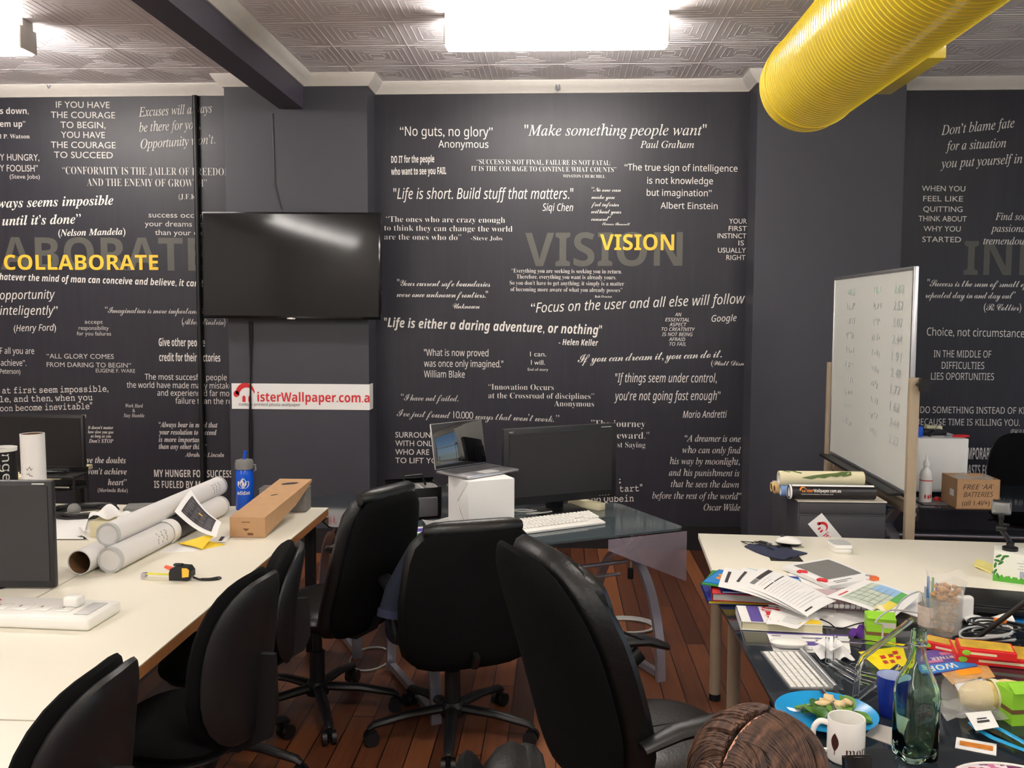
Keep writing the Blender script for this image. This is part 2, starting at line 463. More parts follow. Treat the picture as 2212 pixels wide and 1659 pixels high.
def skirt(name, pts):
    mb = MB()
    for (x0, y0), (x1, y1) in zip(pts, pts[1:]):
        if abs(x1-x0) > abs(y1-y0): mb.box(((x0+x1)/2, y0-.009, .09), (abs(x1-x0)+.018, .018, .18))
        else:
            s = 1 if x0 > 0 and y1 > y0 or x0 < 0 and y1 > y0 else -1
            mb.box((x0+.009*s, (y0+y1)/2, .09), (.018, abs(y1-y0), .18))
    mb.build(name, m_base, kind='structure', smooth=False)
skirt('baseboard_back', [(XL, D), (XA, D)]); skirt('baseboard_back', [(XA, DP), (XB, DP)])
skirt('baseboard_back', [(XB, D), (XCc, D)]); skirt('baseboard_back', [(XCc, DP), (XDd, DP)]); skirt('baseboard_back', [(XDd, D), (XR, D)])

# beam that runs from the left pier back over the room
MB().box(((bx0+bx1)/2, (YB+DP)/2, (bz+ZC)/2), (bx1-bx0, DP-YB, ZC-bz)).build('ceiling_beam', m_beam, kind='structure', smooth=False)

PROF = [(0, ZK), (.012, ZK), (.02, ZK+.012), (.045, ZK+.032), (.066, ZK+.058), (.074, ZC-.006), (.074, ZC), (0, ZC)]
def cornice(name, path):
    """sweep the moulding along a run of wall (room on the right-hand side of the run)"""
    P = [Vector((*p, 0)) for p in path]; mb = MB(); rings = []
    for i, p in enumerate(P):
        a = (P[i]-P[i-1]).normalized() if i else None; b = (P[i+1]-P[i]).normalized() if i < len(P)-1 else None
        n1 = Vector((a.y, -a.x, 0)) if a else None; n2 = Vector((b.y, -b.x, 0)) if b else None
        n = n1 or n2
        if n1 and n2: n = (n1+n2)/(1+n1.dot(n2))
        rings.append([mb.b.verts.new(p+n*o+Vector((0, 0, z))) for o, z in PROF])
    k = len(PROF)
    for A, B in zip(rings, rings[1:]):
        for j in range(k): mb.b.faces.new((A[j], A[(j+1) % k], B[(j+1) % k], B[j]))
    mb.b.faces.new(rings[0]); mb.b.faces.new(rings[-1][::-1])
    return mb.build(name, m_cornice, kind='structure', ang=.35)
cornice('trim_1', [(XL, D), (XA, D), (XA, DP), (bx0, DP), (bx0, YB)])
cornice('trim_2', [(bx1, YB), (bx1, DP), (XB, DP), (XB, D), (XCc, D), (XCc, DP), (XDd, DP), (XDd, D), (XR, D)])

# ------------------------------------------------------------------ quotes printed on the mural
def quote(parent, rows, mat=None, y=D, name='quote_lettering', off=.003):
    mb = MB()
    for t, st, u0, v0, u1, v1, c in rows:
        a = aty(u0, v0, y-off); b = aty(u1, v1, y-off); h = (aty(u0, v0-c, y-off)-a).length
        ux = (b-a).normalized()
        line(mb, t, st, flat(a, ux, (-ux.z*0, 0, 1)), (b-a).length, h)
    o = mb.build(name, mat or m_letter, parent, smooth=False, norm=False)
    return o
def col(st, cap_, rows):      # rows share a style and a cap height and are level
    return [(t, st, u0, v, u1, v+(u1-u0)*.009, cap_) for t, u0, u1, v in rows]
Q = lambda *a, **k: quote(wall_c, *a, **k)
QL = lambda *a, **k: quote(wall_l, *a, **k)
QR = lambda *a, **k: quote(wall_r, *a, **k)
# left bay
QL([('s down,', 'ssb', 0, 246, 62, 246, 13), ('em up”', 'ssb', 0, 274, 55, 274, 13), ('l P. Watson', 'sb', 0, 299, 64, 299, 9)], m_letter2)
QL(col('in', 14, [('Y HUNGRY,', 0, 85, 346.5), ('Y FOOLISH”', 0, 82, 370)])+col('in', 9, [('(Steve Jobs)', 21, 86, 385.6)]), m_letter2)
QL(col('in', 13.5, [('IF YOU HAVE', 121, 237, 232.5), ('THE COURAGE', 110, 249, 254.5), ('TO BEGIN,', 131, 228, 276.3), ('YOU HAVE', 132, 227, 297.6), ('THE COURAGE', 110, 250, 319.2), ('TO SUCCEED', 117, 244, 341)]), m_letter2)
QL([('Excuses will always', 'si', 300, 252, 458, 243, 20), ('be there for you,', 'si', 301, 285, 433, 277.5, 20), ('Opportunity won’t.', 'si', 304, 321, 465, 310, 20)], m_letter2)
QL(col('sr', 16, [('“CONFORMITY IS THE JAILER OF FREEDOM', 135, 500, 376), ('AND THE ENEMY OF GROWTH”', 188, 447, 401.5)])+col('sr', 11, [('(J.F.K)', 386, 427, 430)]), m_letter2)
QL([('ways seems imposible', 'sbi', -4, 449, 245, 442, 20), ('until it’s done”', 'sbi', 5, 487, 175, 482.5, 20), ('(Nelson Mandela)', 'sbi', 126, 510, 271, 506.6, 14)])
QL(col('in', 11.5, [('success occurs', 321, 446, 469.5), ('your dreams get', 313, 446, 488.5), ('than your exc', 335, 446, 507.5)]), m_letter2)
QL([('ABORATE', 'ssb', 2, 582.5, 447, 585, 70)], m_ghost, off=.002, name='ghost_word_lettering')
QL([('COLLABORATE', 'ssb', 9, 582.5, 342, 583, 32)], m_gold, off=.006, name='golden_word_lettering')
QL([('Whatever the mind of man can conceive and believe, it can be', 'ssbi', -14, 604, 452, 620, 14)])
QL([('opportunity', 'ssi', 0, 647, 119, 645, 19), ('inteligently”', 'ssi', 0, 680, 125, 680, 19), ('(Henry Ford)', 'ssi', 30, 716, 121, 714, 14)])
QL(col('in', 8.5, [('accept', 183, 222, 699), ('responsibility', 170, 235, 712.3), ('for you failures', 166, 240, 724.3)]), m_letter2)
QL(col('bs', 13, [('“Imagination is more important he', 227, 446, 676), ('(Albert Einstein)', 393, 487, 701)]), m_letter2)
QL(col('ss', 13, [('F all you are', 0, 74, 764), ('achieve”.', 2, 57, 790)])+col('ss', 10, [('Peterson)', 0, 44, 807)]))
QL(col('in', 10, [('“ALL GLORY COMES', 101, 246, 774), ('FROM DARING TO BEGIN“', 101, 283, 792.5)])+col('in', 8, [('EUGENE F. WARE', 207, 292, 804.5)]), m_letter2)
QL(col('ssb', 17, [('Give other people', 343, 443, 747.5), ('credit for their victories', 344, 476, 780)]))
QL(col('ss', 12.5, [('The most succesful people in', 313, 506, 820), ('the world have made many mistakes', 274, 508, 837.5), ('and experienced far more', 340, 509, 854.7), ('failure than the rest', 379, 513, 872)]))
QL([('at first seem impossible,', 'tt', 5, 850, 234, 846, 12), ('le, and then, when you', 'tt', 0, 869, 200, 864.6, 12), ('oon become inevitable"', 'tt', 0, 888.6, 199, 883.5, 12), ('re', 'tt', 176, 902, 186, 902, 8)])
QL(col('sbi', 7.5, [('Work Hard', 271, 309, 880), ('&', 286, 292, 890.5), ('Stay Humble', 267, 312, 901)]), m_letter2)
QL(col('sbi', 6.5, [('It doesn’t matter', 190, 245, 926.6), ('how slow you goo', 190, 245, 936), ('as long as you', 196, 240, 945)])+col('sbi', 8, [('Don’t STOP', 192, 245, 956.3)]))
QL(col('sbi', 11, [('“Always bear in mind that', 343, 470, 922.5), ('your resolution to succeed', 343, 468, 938.5), ('is more important', 343, 437, 954.5), ('than any other thing”', 343, 447, 969.5)])+col('sbi', 9, [('Abraham Lincoln', 400, 484, 986.5)]))
QL(col('sbi', 13, [('eve the doubts', 181, 272, 1000), ('you won’t achieve', 157, 274, 1024), ('heart”', 233, 274, 1048)])+col('sbi', 8, [('(Marinela Reka)', 211, 276, 1062.5)]))
QL(col('ssb', 15.5, [('MY HUNGER FOR SUCCESS', 333, 502, 1030), ('IS FUELED BY MY', 333, 442, 1054)]))
# centre bay
Q(col('ss', 20, [('“No guts, no glory”', 864, 1064, 293)])+col('ss', 15.5, [('Anonymous', 947, 1055, 318.5)]))
Q([('DO IT for the people', 'ssb', 845, 352, 938, 350.5, 15), ('who want to see you FAIL', 'ssb', 845, 378, 964, 376, 15)])
Q(col('sr', 10.5, [('“SUCCESS IS NOT FINAL, FAILURE IS NOT FATAL:', 1030, 1319, 354.5), ('IT IS THE COURAGE TO CONTINUE WHAT COUNTS”', 1018, 1331, 369)])+col('sr', 6.5, [('WINSTON CHURCHILL', 1216, 1307, 383.5)]))
Q([('"Make something people want"', 'si', 1133, 293, 1526, 292, 23), ('Paul Graham', 'si', 1383, 319.5, 1499, 319.5, 15)])
Q([('“The true sign of intelligence', 'ss', 1349, 367.7, 1593, 371, 14), ('is not knowledge', 'ss', 1398, 396.6, 1540, 398, 14), ('but imagination”', 'ss', 1397, 422.8, 1537, 424, 14), ('Albert Einstein', 'ss', 1427, 450.5, 1550, 452, 13.5)])
Q([('"Life is short. Build stuff that matters."', 'ssi', 850, 429.6, 1238, 429.6, 23), ('Siqi Chen', 'ssi', 1172, 455.5, 1238, 456, 16)])
Q(col('bs', 9, [('“No one can', 1278, 1341, 413.7), ('make you', 1277, 1328, 429.4), ('feel inferior', 1277, 1337, 445.4), ('without your', 1277, 1342, 460.8), ('consent”', 1277, 1319, 476.8)])+col('bs', 6, [('Eleanor Roosevelt', 1301, 1361, 486.3)]))
Q(col('sr', 12, [('“The ones who are crazy enough', 834, 1091, 479), ('to think they can change the world', 830, 1107, 498), ('are the ones who do”', 830, 996, 517.3)])+col('sr', 9, [('-Steve Jobs', 1017, 1085, 518.8)]))
Q([('VISION', 'ssb', 1134, 575, 1474, 574, 72)], m_ghost, off=.002, name='ghost_word_lettering')
Q([('VISION', 'ssb', 1296, 540, 1456, 540.5, 34)], m_gold, off=.006, name='golden_word_lettering')
Q(col('in', 10.5, [('YOUR', 1575, 1613, 482.8), ('FIRST', 1574, 1613, 498.6), ('INSTINCT', 1550, 1612, 514.4), ('IS', 1595, 1607, 530), ('USUALLY', 1551, 1611, 545.6), ('RIGHT', 1569, 1610, 561.3)]))
Q(col('sr', 8.8, [('“Everything you are seeking is seeking you in return.', 1105, 1343, 588.8), ('Therefore, everything you want is already yours.', 1116, 1331, 601.7), ('So you don’t have to get anything; it simply is a matter', 1101, 1348, 615), ('of becoming more aware of what you already posses”', 1103, 1344, 629)])+col('sr', 5, [('Bob Proctor', 1285, 1322, 643)]))
Q(col('bs', 13, [('"Your current safe boundaries', 858, 1059, 617.6), ('were once unknown frontiers."', 857, 1054, 641.5)])+col('bs', 11, [('Unknown', 978, 1036, 666.3)]))
Q([('“Focus on the user and all else will follow', 'ssi', 1147, 675.6, 1609, 655, 21), ('Google', 'ssi', 1537, 695, 1591, 693.5, 14)])
Q([('"Life is either a daring adventure, or nothing"', 'ssbi', 830, 706, 1300, 723, 20), ('- Helen Keller', 'ssbi', 1207, 745, 1292, 747, 13)])
Q(col('ssi', 7.5, [('AN', 1458, 1472, 683), ('ESSENTIAL', 1437, 1489, 694), ('ASPECT', 1446, 1483, 704.6), ('TO CREATIVITY', 1429, 1501, 714.7), ('IS NOT BEING', 1430, 1496, 725.6), ('AFRAID', 1445, 1480, 736.4), ('TO FAIL', 1446, 1482, 746.7)]))
Q(col('ss', 14.5, [('"What is now proved', 916, 1055, 768.5), ('was once only imagined."', 916, 1087, 792), ('William Blake', 916, 1004, 815)]))
Q(col('in', 10, [('I can.', 1145, 1180, 769.6), ('I will.', 1147, 1177, 787.8)])+col('in', 6, [('End of story', 1140, 1184, 800.8)]))
Q([('If you can dream it, you can do it.', 'bs', 1248, 783, 1559, 772, 17), ('(Walt Disn', 'bs', 1536, 789.5, 1607, 789.5, 10)])
Q(col('sr', 12, [('“Innovation Occurs', 1055, 1196, 841.5), ('at the Crossroad of disciplines”', 1055, 1283, 860), ('Anonymous', 1197, 1283, 877.6)]))
Q([('"If things seem under control,', 'ssi', 1329, 825.6, 1548, 826, 19), ('you’re not going fast enough”', 'ssi', 1327, 864.7, 1556, 864, 19), ('Mario Andretti', 'ssi', 1475, 902.7, 1570, 902, 15)])
Q([('“I have not failed.', 'bs', 866, 865, 990, 867, 14), ('I’ve just found 10.000 ways that won’t work. ”', 'bs', 857, 899, 1208, 912, 14)], m_letter2)
Q(col('in', 11.8, [('SURROUND', 854, 943, 945), ('WITH ONLY', 854, 943, 963.3), ('WHO ARE', 854, 927, 982), ('TO LIFT YOU', 854, 957, 1000.3)]))
Q(col('sr', 14, [('"The journey', 1277, 1394, 921.5), ('is the reward."', 1264, 1402, 946.6)])+col('sr', 11.5, [('st Saying', 1334, 1394, 966.3)]))
Q([(';', 'tt', 1337, 1043, 1341, 1043, 11), ('tart"', 'tt', 1338, 1062.5, 1387, 1061, 12.5), ('Nido Qubein', 'tt', 1255, 1086, 1369, 1083, 12.5)])
Q(col('si', 14, [('“A dreamer is one', 1479, 1600, 953.5), ('who can only find', 1474, 1600, 978.5), ('his way by moonlight,', 1447, 1598, 1002.5), ('and his punishment is', 1445, 1597, 1027.5), ('that he sees the dawn', 1449, 1596, 1052), ('before the rest of the world”', 1409, 1601, 1077), ('Oscar Wilde', 1520, 1599, 1102.5)]))
# right bay
QR([('Don’t blame fate', 'si', 2033, 292, 2191, 275, 21), ('for a situation', 'si', 2043, 325, 2173, 318, 20), ('you put yourself in', 'si', 2032, 363, 2208, 352, 20)])
QR(col('in', 11.5, [('WHEN YOU', 1991, 2085, 412.6), ('FEEL LIKE', 1994, 2080, 434.6), ('QUITTING', 1994, 2079, 457.2), ('THINK ABOUT', 1984, 2088, 477.7), ('WHY YOU', 1995, 2075, 499.6), ('STARTED', 1992, 2076, 522.6)]))
QR(col('si', 15.5, [('Find som', 2150, 2224, 475), ('passionat', 2140, 2222, 500.5), ('tremendous', 2124, 2220, 527.5)]))
QR([('INN', 'ssb', 2081, 593.6, 2262, 595, 73)], m_ghost, off=.002, name='ghost_word_lettering')
QR(col('bs', 14, [('"Success is the sum of small ef', 2003, 2222, 618.5), ('repeated day in and day out”', 1999, 2193, 643.5), ('(R. Collier)', 2125, 2206, 670.3)]))
QR([('Choice, not circumstances', 'ss', 2002, 724.6, 2222, 729, 17)])
QR(col('ss', 15, [('IN THE MIDDLE OF', 2017, 2141, 771.5), ('DIFFICULTIES', 2034, 2126, 796.5), ('LIES OPORTUNITIES', 2011, 2147, 820)]))
QR(col('ss', 14, [('DO SOMETHING INSTEAD OF KIL', 1988, 2222, 892), ('BECAUSE TIME IS KILLING YOU.', 1979, 2203, 918)])+col('ss', 11, [('(PAULO', 2183, 2216, 938)]))
QR(col('ssb', 25, [('MPORARY.', 2090, 2146, 992)])+col('ssb', 22, [('ASTS FOREVER', 2090, 2172, 1026)]))

# ------------------------------------------------------------------ things on the back wall
p = aty(421, 250, 6.8)
MB().cyl((p.x, D-.022, .18), (p.x, D-.022, ZK), .02, seg=12).build('conduit_pipe', m_blackpl, label='thin dark conduit pipe running down the mural beside the left pier', cat='pipe')
for u, v, lab in ((1205, 192, 'small dark hook on the cornice above the word VISION'), (107, 185, 'small dark hook on the cornice above the IF YOU HAVE quote')):
    q = aty(u, v, D-.06)
    t = T('cornice_hook', lab, 'hook', (q.x, D-.06, q.z))
    MB().box((0, .02, .01), (.035, .04, .02)).build('bracket', m_grey, t)
    MB().tube([(-.01, 0, .03), (-.012, -.01, 0), (0, -.018, -.022), (.012, -.01, 0), (.01, 0, .03)], .005, 6).build('prong', m_steel, t)

# television
a, b = aty(434, 458, 6.44), aty(823, 690, 6.44)
w, h = b.x-a.x, a.z-b.z
tv = T('television', 'large black flat television mounted on the dark pier', 'television', ((a.x+b.x)/2, 6.44, (a.z+b.z)/2))
tv.rotation_euler = (R(0), R(.35), 0)
MB().box((0, .025, 0), (w, .04, h), bev=.006).build('case', m_blackgl, tv)
MB().grid(lambda s, q: (-w/2+.014+(w-.028)*s, -.001-.002*(1-(2*s-1)**2)*(1-(2*q-1)**2), -h/2+.02+(h-.034)*q), 24, 14).build('screen', m_tvscreen, tv)
MB().box((0, .0, -h/2+.003), (.06, .012, .014), bev=.003).build('logo_plate', m_chrome, tv)
MB().box((0, .080, 0), (.3, .07, .3)).build('wall_bracket', m_blackpl, tv)
for e in (-.012, .014):
    pts = [aty(541+e*100+1.5*math.sin(k*.9+e*100), 694+k*38, DP-.012) for k in range(12)]
    MB().tube(pts, .006, 6).build('power_cable', m_blackpl, label='black power cable hanging from the television down the dark pier, the %s of two' % ('left' if e < 0 else 'right'), cat='cable', group='cables under the television')
MB().tube([aty(588, 245, DP-.006), aty(591, 330, DP-.006), aty(593, 400, DP-.006), aty(607, 452, DP-.006)], .0045, 6).build('signal_cable', m_blackpl, label='thin dark cable running down the pier to the top of the television', cat='cable')

# hooded-m emblem used on the banner, the roll and the sticker: x to the right, y up, 1 unit tall
def emblem(mb_hood, mb_in, frame, k):
    f = lambda x, y: frame(x*k, y*k)
    n = 16
    outer = [(.52+.52*math.cos(PI-PI*.93*i/n), .42+.58*math.sin(PI-PI*.93*i/n)) for i in range(n+1)]
    inner = [(.60+.40*math.cos(PI-PI*.95*i/n), .34+.42*math.sin(PI-PI*.95*i/n)) for i in range(n+1)]
    mb_hood.raw([f(*q) for q in outer]+[f(*q) for q in inner], [(i, i+1, n+2+i, n+1+i) for i in range(n)])
    mb_hood.raw([f(.04+.15*math.cos(2*PI*i/14), .42+.17*math.sin(2*PI*i/14)) for i in range(14)], [tuple(range(14))])
    for x in (.36, .68):
        pts = [(x, 0), (x+.17, 0), (x+.17, .24), (x+.13, .33), (x+.04, .33), (x, .24)]
        mb_hood.raw([f(*q) for q in pts], [tuple(range(6))])

# banner on the left pier, wrapped round its right edge
a, b = aty(500, 828, DP-.004), aty(803, 887, DP-.004)
zt_, zb_ = a.z, aty(500, 883, DP-.004).z
xe = XB+.004
bn = T('wallpaper_banner', 'white banner with red lettering across the left pier', 'banner', (0, 0, 0))
MB().box(((a.x+xe)/2, DP-.002, (zt_+zb_)/2), (xe-a.x, .004, zt_-zb_)).box((xe-.002, DP+.06, (zt_+zb_)/2), (.004, .12, zt_-zb_)).build('cloth', m_paper, bn, smooth=False)
hood, txt_, small = MB(), MB(), MB()
L0 = aty(506, 873, DP-.006)
emblem(hood, None, flat(aty(509, 868, DP-.006), (1, 0, 0), (0, 0, 1)), .138)
line(txt_, 'isterWallpaper.com.a', 'ssb', flat(aty(556, 867, DP-.006), (1, 0, 0), (0, 0, 1)), xe-aty(556, 867, DP-.006).x, .066)
line(small, 'custom printed photo wallpaper', 'ss', flat(aty(516, 876, DP-.006), (1, 0, 0), (0, 0, 1)), aty(649, 876, DP-.006).x-aty(516, 876, DP-.006).x, .02)
hood.build('emblem', m_red, bn, smooth=False); txt_.build('lettering', m_red, bn, smooth=False); small.build('small_lettering', m_ink, bn, smooth=False)

# ------------------------------------------------------------------ lights and duct
def batten(x, y, rz, lab, mat, L=1.22):
    t = T('fluorescent_light', lab, 'light', (x, y, ZC), rz, 'ceiling fluorescent lights')
    MB().box((0, 0, -.024), (L+.02, .112, .048), bev=.006).build('base', m_fix, t)
    MB().prism([(-L/2, -.085, -.05), (-L/2, -.075, -.165), (-L/2, -.055, -.185), (-L/2, .055, -.185), (-L/2, .075, -.165), (-L/2, .085, -.05)], (L, 0, 0)).build('diffuser', mat, t, smooth=False)
    for s in (-1, 1): MB().box((s*(L/2+.006), 0, -.11), (.012, .165, .13), bev=.004).build('end_cap', m_fix, t)
    return t
batten(-.03, 5.31, 0, 'lit fluorescent batten on the ceiling above the VISION mural', m_diff)
batten(-3.68, 5.31, 0, 'lit fluorescent batten at the ceiling left of the dark beam', m_diff)
for i, (x, y, rz) in enumerate([(-.03, 1.5, 0), (-3.68, 1.5, 0), (3.3, 1.5, 0), (-.03, -2.4, 0), (3.3, -2.4, 0), (-4.3, -1.3, PI/2), (-4.3, -2.57, PI/2), (-4.3, -3.84, PI/2), (-4.3, -5.11, PI/2), (-4.3, -6.38, PI/2)]):
    batten(x, y, rz, 'lit fluorescent batten on the ceiling over the rear of the room', m_diff2)

dc = aty(1742, 184, 4.62); dr = .224
du = T('air_duct', 'large yellow ribbed air duct hanging under the ceiling', 'duct', (dc.x, 4.62, dc.z))
prof = []; Ld = 7.6; pitch = .034
n = int(Ld/pitch)
for i in range(n):
    z = i*pitch
    prof += [(dr, z), (dr, z+pitch*.78), (dr+.0024, z+pitch*.88), (dr+.0024, z+pitch*.94)]
MB().lathe([(0, 0), (dr*.6, 0)]+prof+[(0, Ld)], 56, axis=(0, -1, 0)).build('pipe', m_duct, du, ang=.5)
MB().box((.26, -.27, .045), (.32, .64, .16), bev=.004).build('side_vent', m_duct, du)
for yy in (.12, 2.4, 4.8):
    MB().cyl((0, -yy, dr), (0, -yy, ZC-dc.z), .006, seg=8).build('hanger_rod', m_fix, du)
    MB().lathe([(dr+.002, -.012), (dr+.007, -.012), (dr+.007, .012), (dr+.002, .012)], 48, o=(0, -yy, 0), axis=(0, 1, 0), cap=False).build('hanger_strap', m_duct, du)
# ------------------------------------------------------------------ desks
ZT = .73
def desk_top(name, lab, x0, x1, y0, y1, legs, group='white topped desks in the left row'):
    t = T(name, lab, 'desk', ((x0+x1)/2, (y0+y1)/2, 0), 0, group)
    w, d = x1-x0-.004, y1-y0-.004
    MB().box((0, 0, ZT-.002), (w, d, .004)).build('laminate_top', m_white, t, smooth=False)
    MB().box((0, 0, ZT-.022), (w, d, .036)).build('edge_band', m_woodedge, t, 'brown wooden edge', smooth=False)
    for yy in (0, d/2-.12, -d/2+.12): MB().box((0, yy, ZT-.065), (w-.14, .03, .05)).build('frame_rail', m_blackpl, t, smooth=False)
    for sx, sy in legs:
        MB().box((sx*(w/2-.07), sy*(d/2-.1), (ZT-.04)/2), (.05, .05, ZT-.04), bev=.006).build('leg', m_blackpl, t)
    return t
A4 = [(-1, -1), (1, -1), (-1, 1), (1, 1)]
desk_top('office_desk', 'white desk with wooden edge that carries the poster tubes', -1.842, -1.192, 2.165, 4.712, A4)
desk_top('office_desk', 'white desk with wooden edge nearest the camera in the left row', -1.842, -1.192, .55, 2.161, A4)
desk_top('office_desk', 'white desk on the far left under the front monitor', -2.95, -1.846, 2.165, 4.712, A4)
desk_top('office_desk', 'white desk at the left edge in front of the power board', -2.95, -1.846, .55, 2.161, A4)
# table beyond, in the left bay
t = T('side_table', 'pale wooden table against the left mural under the dark monitor', 'table', (-3.95, 5.72, 0))
MB().box((0, 0, ZT-.015), (1.7, .5, .03), bev=.004).build('table_top', m_cream, t)
for sx, sy in A4: MB().box((sx*.78, sy*.19, (ZT-.03)/2), (.05, .05, ZT-.03)).build('leg', m_blackpl, t, smooth=False)

# white desk on the right
wd_rz = R(-3.4)
ctr = at(1508, 1152, ZT)
wdesk = T('office_desk', 'white laminate desk on the right in front of the whiteboard', 'desk', (ctr.x, ctr.y, 0), wd_rz)
WL, WD_ = 1.95, .84
MB().box((WL/2, -WD_/2, ZT-.0125), (WL, WD_, .025), bev=.002).build('laminate_top', m_white, wdesk)
for yy in (-.09, -WD_+.09): MB().box((WL/2, yy, ZT-.05), (WL-.14, .03, .05)).build('frame_rail', m_beige, wdesk, smooth=False)
for x, y in ((.075, -.14), (.075, -WD_+.08), (WL-.08, -.14), (WL-.08, -WD_+.08)):
    lg = MB().cyl((x, y, .03), (x, y, ZT-.025), .025, seg=20).build('leg', m_beige, wdesk)
    MB().cyl((x, y, 0), (x, y, .03), .026, seg=20).build('foot_cap', m_blackpl, lg)

# black glass desk, near right
BX0, BX1, BY0, BY1 = .568, 2.1, 1.2, 3.36
bdesk = T('glass_desk', 'black glass desk crowded with papers on the near right', 'desk', ((BX0+BX1)/2, (BY0+BY1)/2, 0))
w, d = BX1-BX0, BY1-BY0
MB().box((0, 0, ZT-.007), (w, d, .014), bev=.003).build('glass_top', m_blackglass, bdesk)
for yy in (d/2-.18, -d/2+.18): MB().box((0, yy, ZT-.035), (w-.3, .04, .04)).build('frame_rail', m_blackpl, bdesk, smooth=False)
for sx, sy in A4:
    MB().cyl((sx*(w/2-.2), sy*(d/2-.18), 0), (sx*(w/2-.2), sy*(d/2-.18), ZT-.03), .025, seg=14).build('leg', m_blackpl, bdesk)

# two smoked-glass tables with crossed metal legs, turned 27 degrees
GA = R(27.3); gt = Vector((math.cos(GA), math.sin(GA), 0)); gn = Vector((-gt.y, gt.x, 0))
def gpt(tt, nn, z=0.0): return gt*tt+gn*nn+Vector((0, 0, z))
def glass_table(lab, t0, t1, n0, n1, mat, loc_c=None, rz=None, ZT=ZT):
    L, W = t1-t0, n1-n0
    o = gpt((t0+t1)/2, (n0+n1)/2)
    g = T('glass_table', lab, 'table', loc_c or o, GA if rz is None else rz)
    r = .05; out = []
    for cx, cy, a0 in ((L/2-r, W/2-r, 0), (-L/2+r, W/2-r, 90), (-L/2+r, -W/2+r, 180), (L/2-r, -W/2+r, 270)):
        out += [(cx+r*math.cos(R(a0+90*k/6)), cy+r*math.sin(R(a0+90*k/6)), ZT-.010) for k in range(7)]
    MB().prism(out, (0, 0, .010)).build('glass_top', mat, g, smooth=False)
    for sx in (-1, 1):
        x = sx*(L/2-.13); hw = min(W, .78)/2
        def arc(s, f0, f1):
            return [(x, s*hw*math.cos(PI/2*(k/12)*.93), .545*math.sin(PI/2*k/12*.98)) for k in range(13)]+[(x, -s*hw*.36, .655), (x, -s*hw*.62, ZT-.012)]
        for s in (-1, 1): MB().bar(arc(s, 0, 0), .022, .045, up=(1, 0, 0)).build('leg', m_steel, g)
        MB().box((x, 0, .03), (.03, 2*hw-.06, .03)).build('leg_brace', m_steel, g, smooth=False)
    MB().cyl((-L/2+.13, 0, .50), (L/2-.13, 0, .50), .011, seg=12).cyl((-L/2+.13, .06, .42), (L/2-.13, .06, .42), .009, seg=12).build('stretcher', m_steel, g)
    return g
glass_table('smoked glass table carrying the keyboard and widescreen monitor', 1.16, 2.552, 3.612, 4.262, m_tealglass)
glass_table('dark glass table mirroring the banner behind the mesh chair', 1.05, 2.2, 4.47, 5.28, m_blackglass, ZT=.684)
glass_table('dark glass side table behind the whiteboard holding the battery box', 0, 1.35, 0, .72, m_blackglass, (2.42, 5.27, 0), R(-3))

# ------------------------------------------------------------------ chairs: local +y is the way the sitter faces
def star_base(t, mat, r=.32, a0=0.0, cap_r=.028):
    MB().cyl((0, 0, .10), (0, 0, .27), .034, .032).cyl((0, 0, .27), (0, 0, .43), .022).build('gas_column', m_blackpl, t)
    MB().lathe([(0, .075), (.05, .08), (.055, .12), (.04, .14), (0, .14)], 20).build('hub', mat, t)
    for k in range(5):
        a = a0+2*PI*k/5; c, s = math.cos(a), math.sin(a)
        lg = MB().tube([(c*.03, s*.03, .112), (c*r*.55, s*r*.55, .105), (c*r*.97, s*r*.97, .082), (c*(r+.012), s*(r+.012), .068)], [(.026, .02), (.024, .017), (.02, .015), (.014, .01)], 10, flat=(-s, c, 0)).build('base_leg', mat, t)
        cb = MB()
        ox, oy = c*r, s*r
        ax = Vector((-s, c, 0))
        for q in (-1, 1):
            m0 = Vector((ox, oy, .029))+ax*q*.010; m1 = Vector((ox, oy, .029))+ax*q*.028
            cb.cyl(m0, m1, .029, seg=16)
        cb.cyl((ox, oy, .03), (ox, oy, .085), .010, seg=8).box((ox, oy, .045), (.022, .022, .03))
        cb.build('caster', m_blackpl, lg)
def task_chair(name, lab, loc, rz, h=.50, bw=.42, zb=.57, seat_z=.46, n=2.8, sw=.46):
    t = T(name, lab, 'office chair', loc, rz, 'black operator chairs along the left desks')
    star_base(t, m_shell, a0=.4)
    MB().pillow(sw, sw-.02, .085, 3.2, fn=lambda p: Vector((p.x, p.z, seat_z+p.y*1.0-.02*(p.z/.22)**2*(1 if p.z > 0 else .3)))).build('seat', m_fabric, t)
    MB().pillow(sw-.04, sw-.06, .05, 3.2, fn=lambda p: Vector((p.x, p.z, seat_z-.045+p.y))).build('seat_pan', m_shell, t)
    MB().box((0, 0, .425), (.16, .2, .03), bev=.008).build('mechanism', m_blackpl, t)
    def bend(off, cv):
        def f(p):
            zz = p.z/(h/2)
            return Vector((p.x*(1-.10*max(0, zz)), -.235+off+p.y+cv*(p.x/(bw/2))**2*.055-.03*zz-.03*(zz**2)*.6, zb+h/2+p.z))
        return f
    MB().pillow(bw, h, .075, n, fn=bend(.018, 1)).build('backrest', m_fabric, t)
    sh = MB().pillow(bw*.985, h*.97, .05, n, fn=bend(-.024, 1), edge=7).build('back_shell', m_shell, t)
    MB().bar([(0, -.05, .42), (0, -.20, .425), (0, -.285, .47), (0, -.296, zb+.1), (0, -.292, zb+h*.52)], .075, .022, up=(1, 0, 0)).build('back_bar', m_shell, t)
    MB().tube([(.05, .02, .425), (.2, .03, .42), (.25, .03, .415)], .007, 8).build('lever', m_blackpl, t)
    return t
def facing(dx, dy): return math.atan2(dy, dx)-PI/2
task_chair('task_chair', 'black operator chair at the bottom left, back shell towards the camera', (-1.28, 1.97, 0), facing(-1, .02), h=.50, bw=.46, zb=.458)
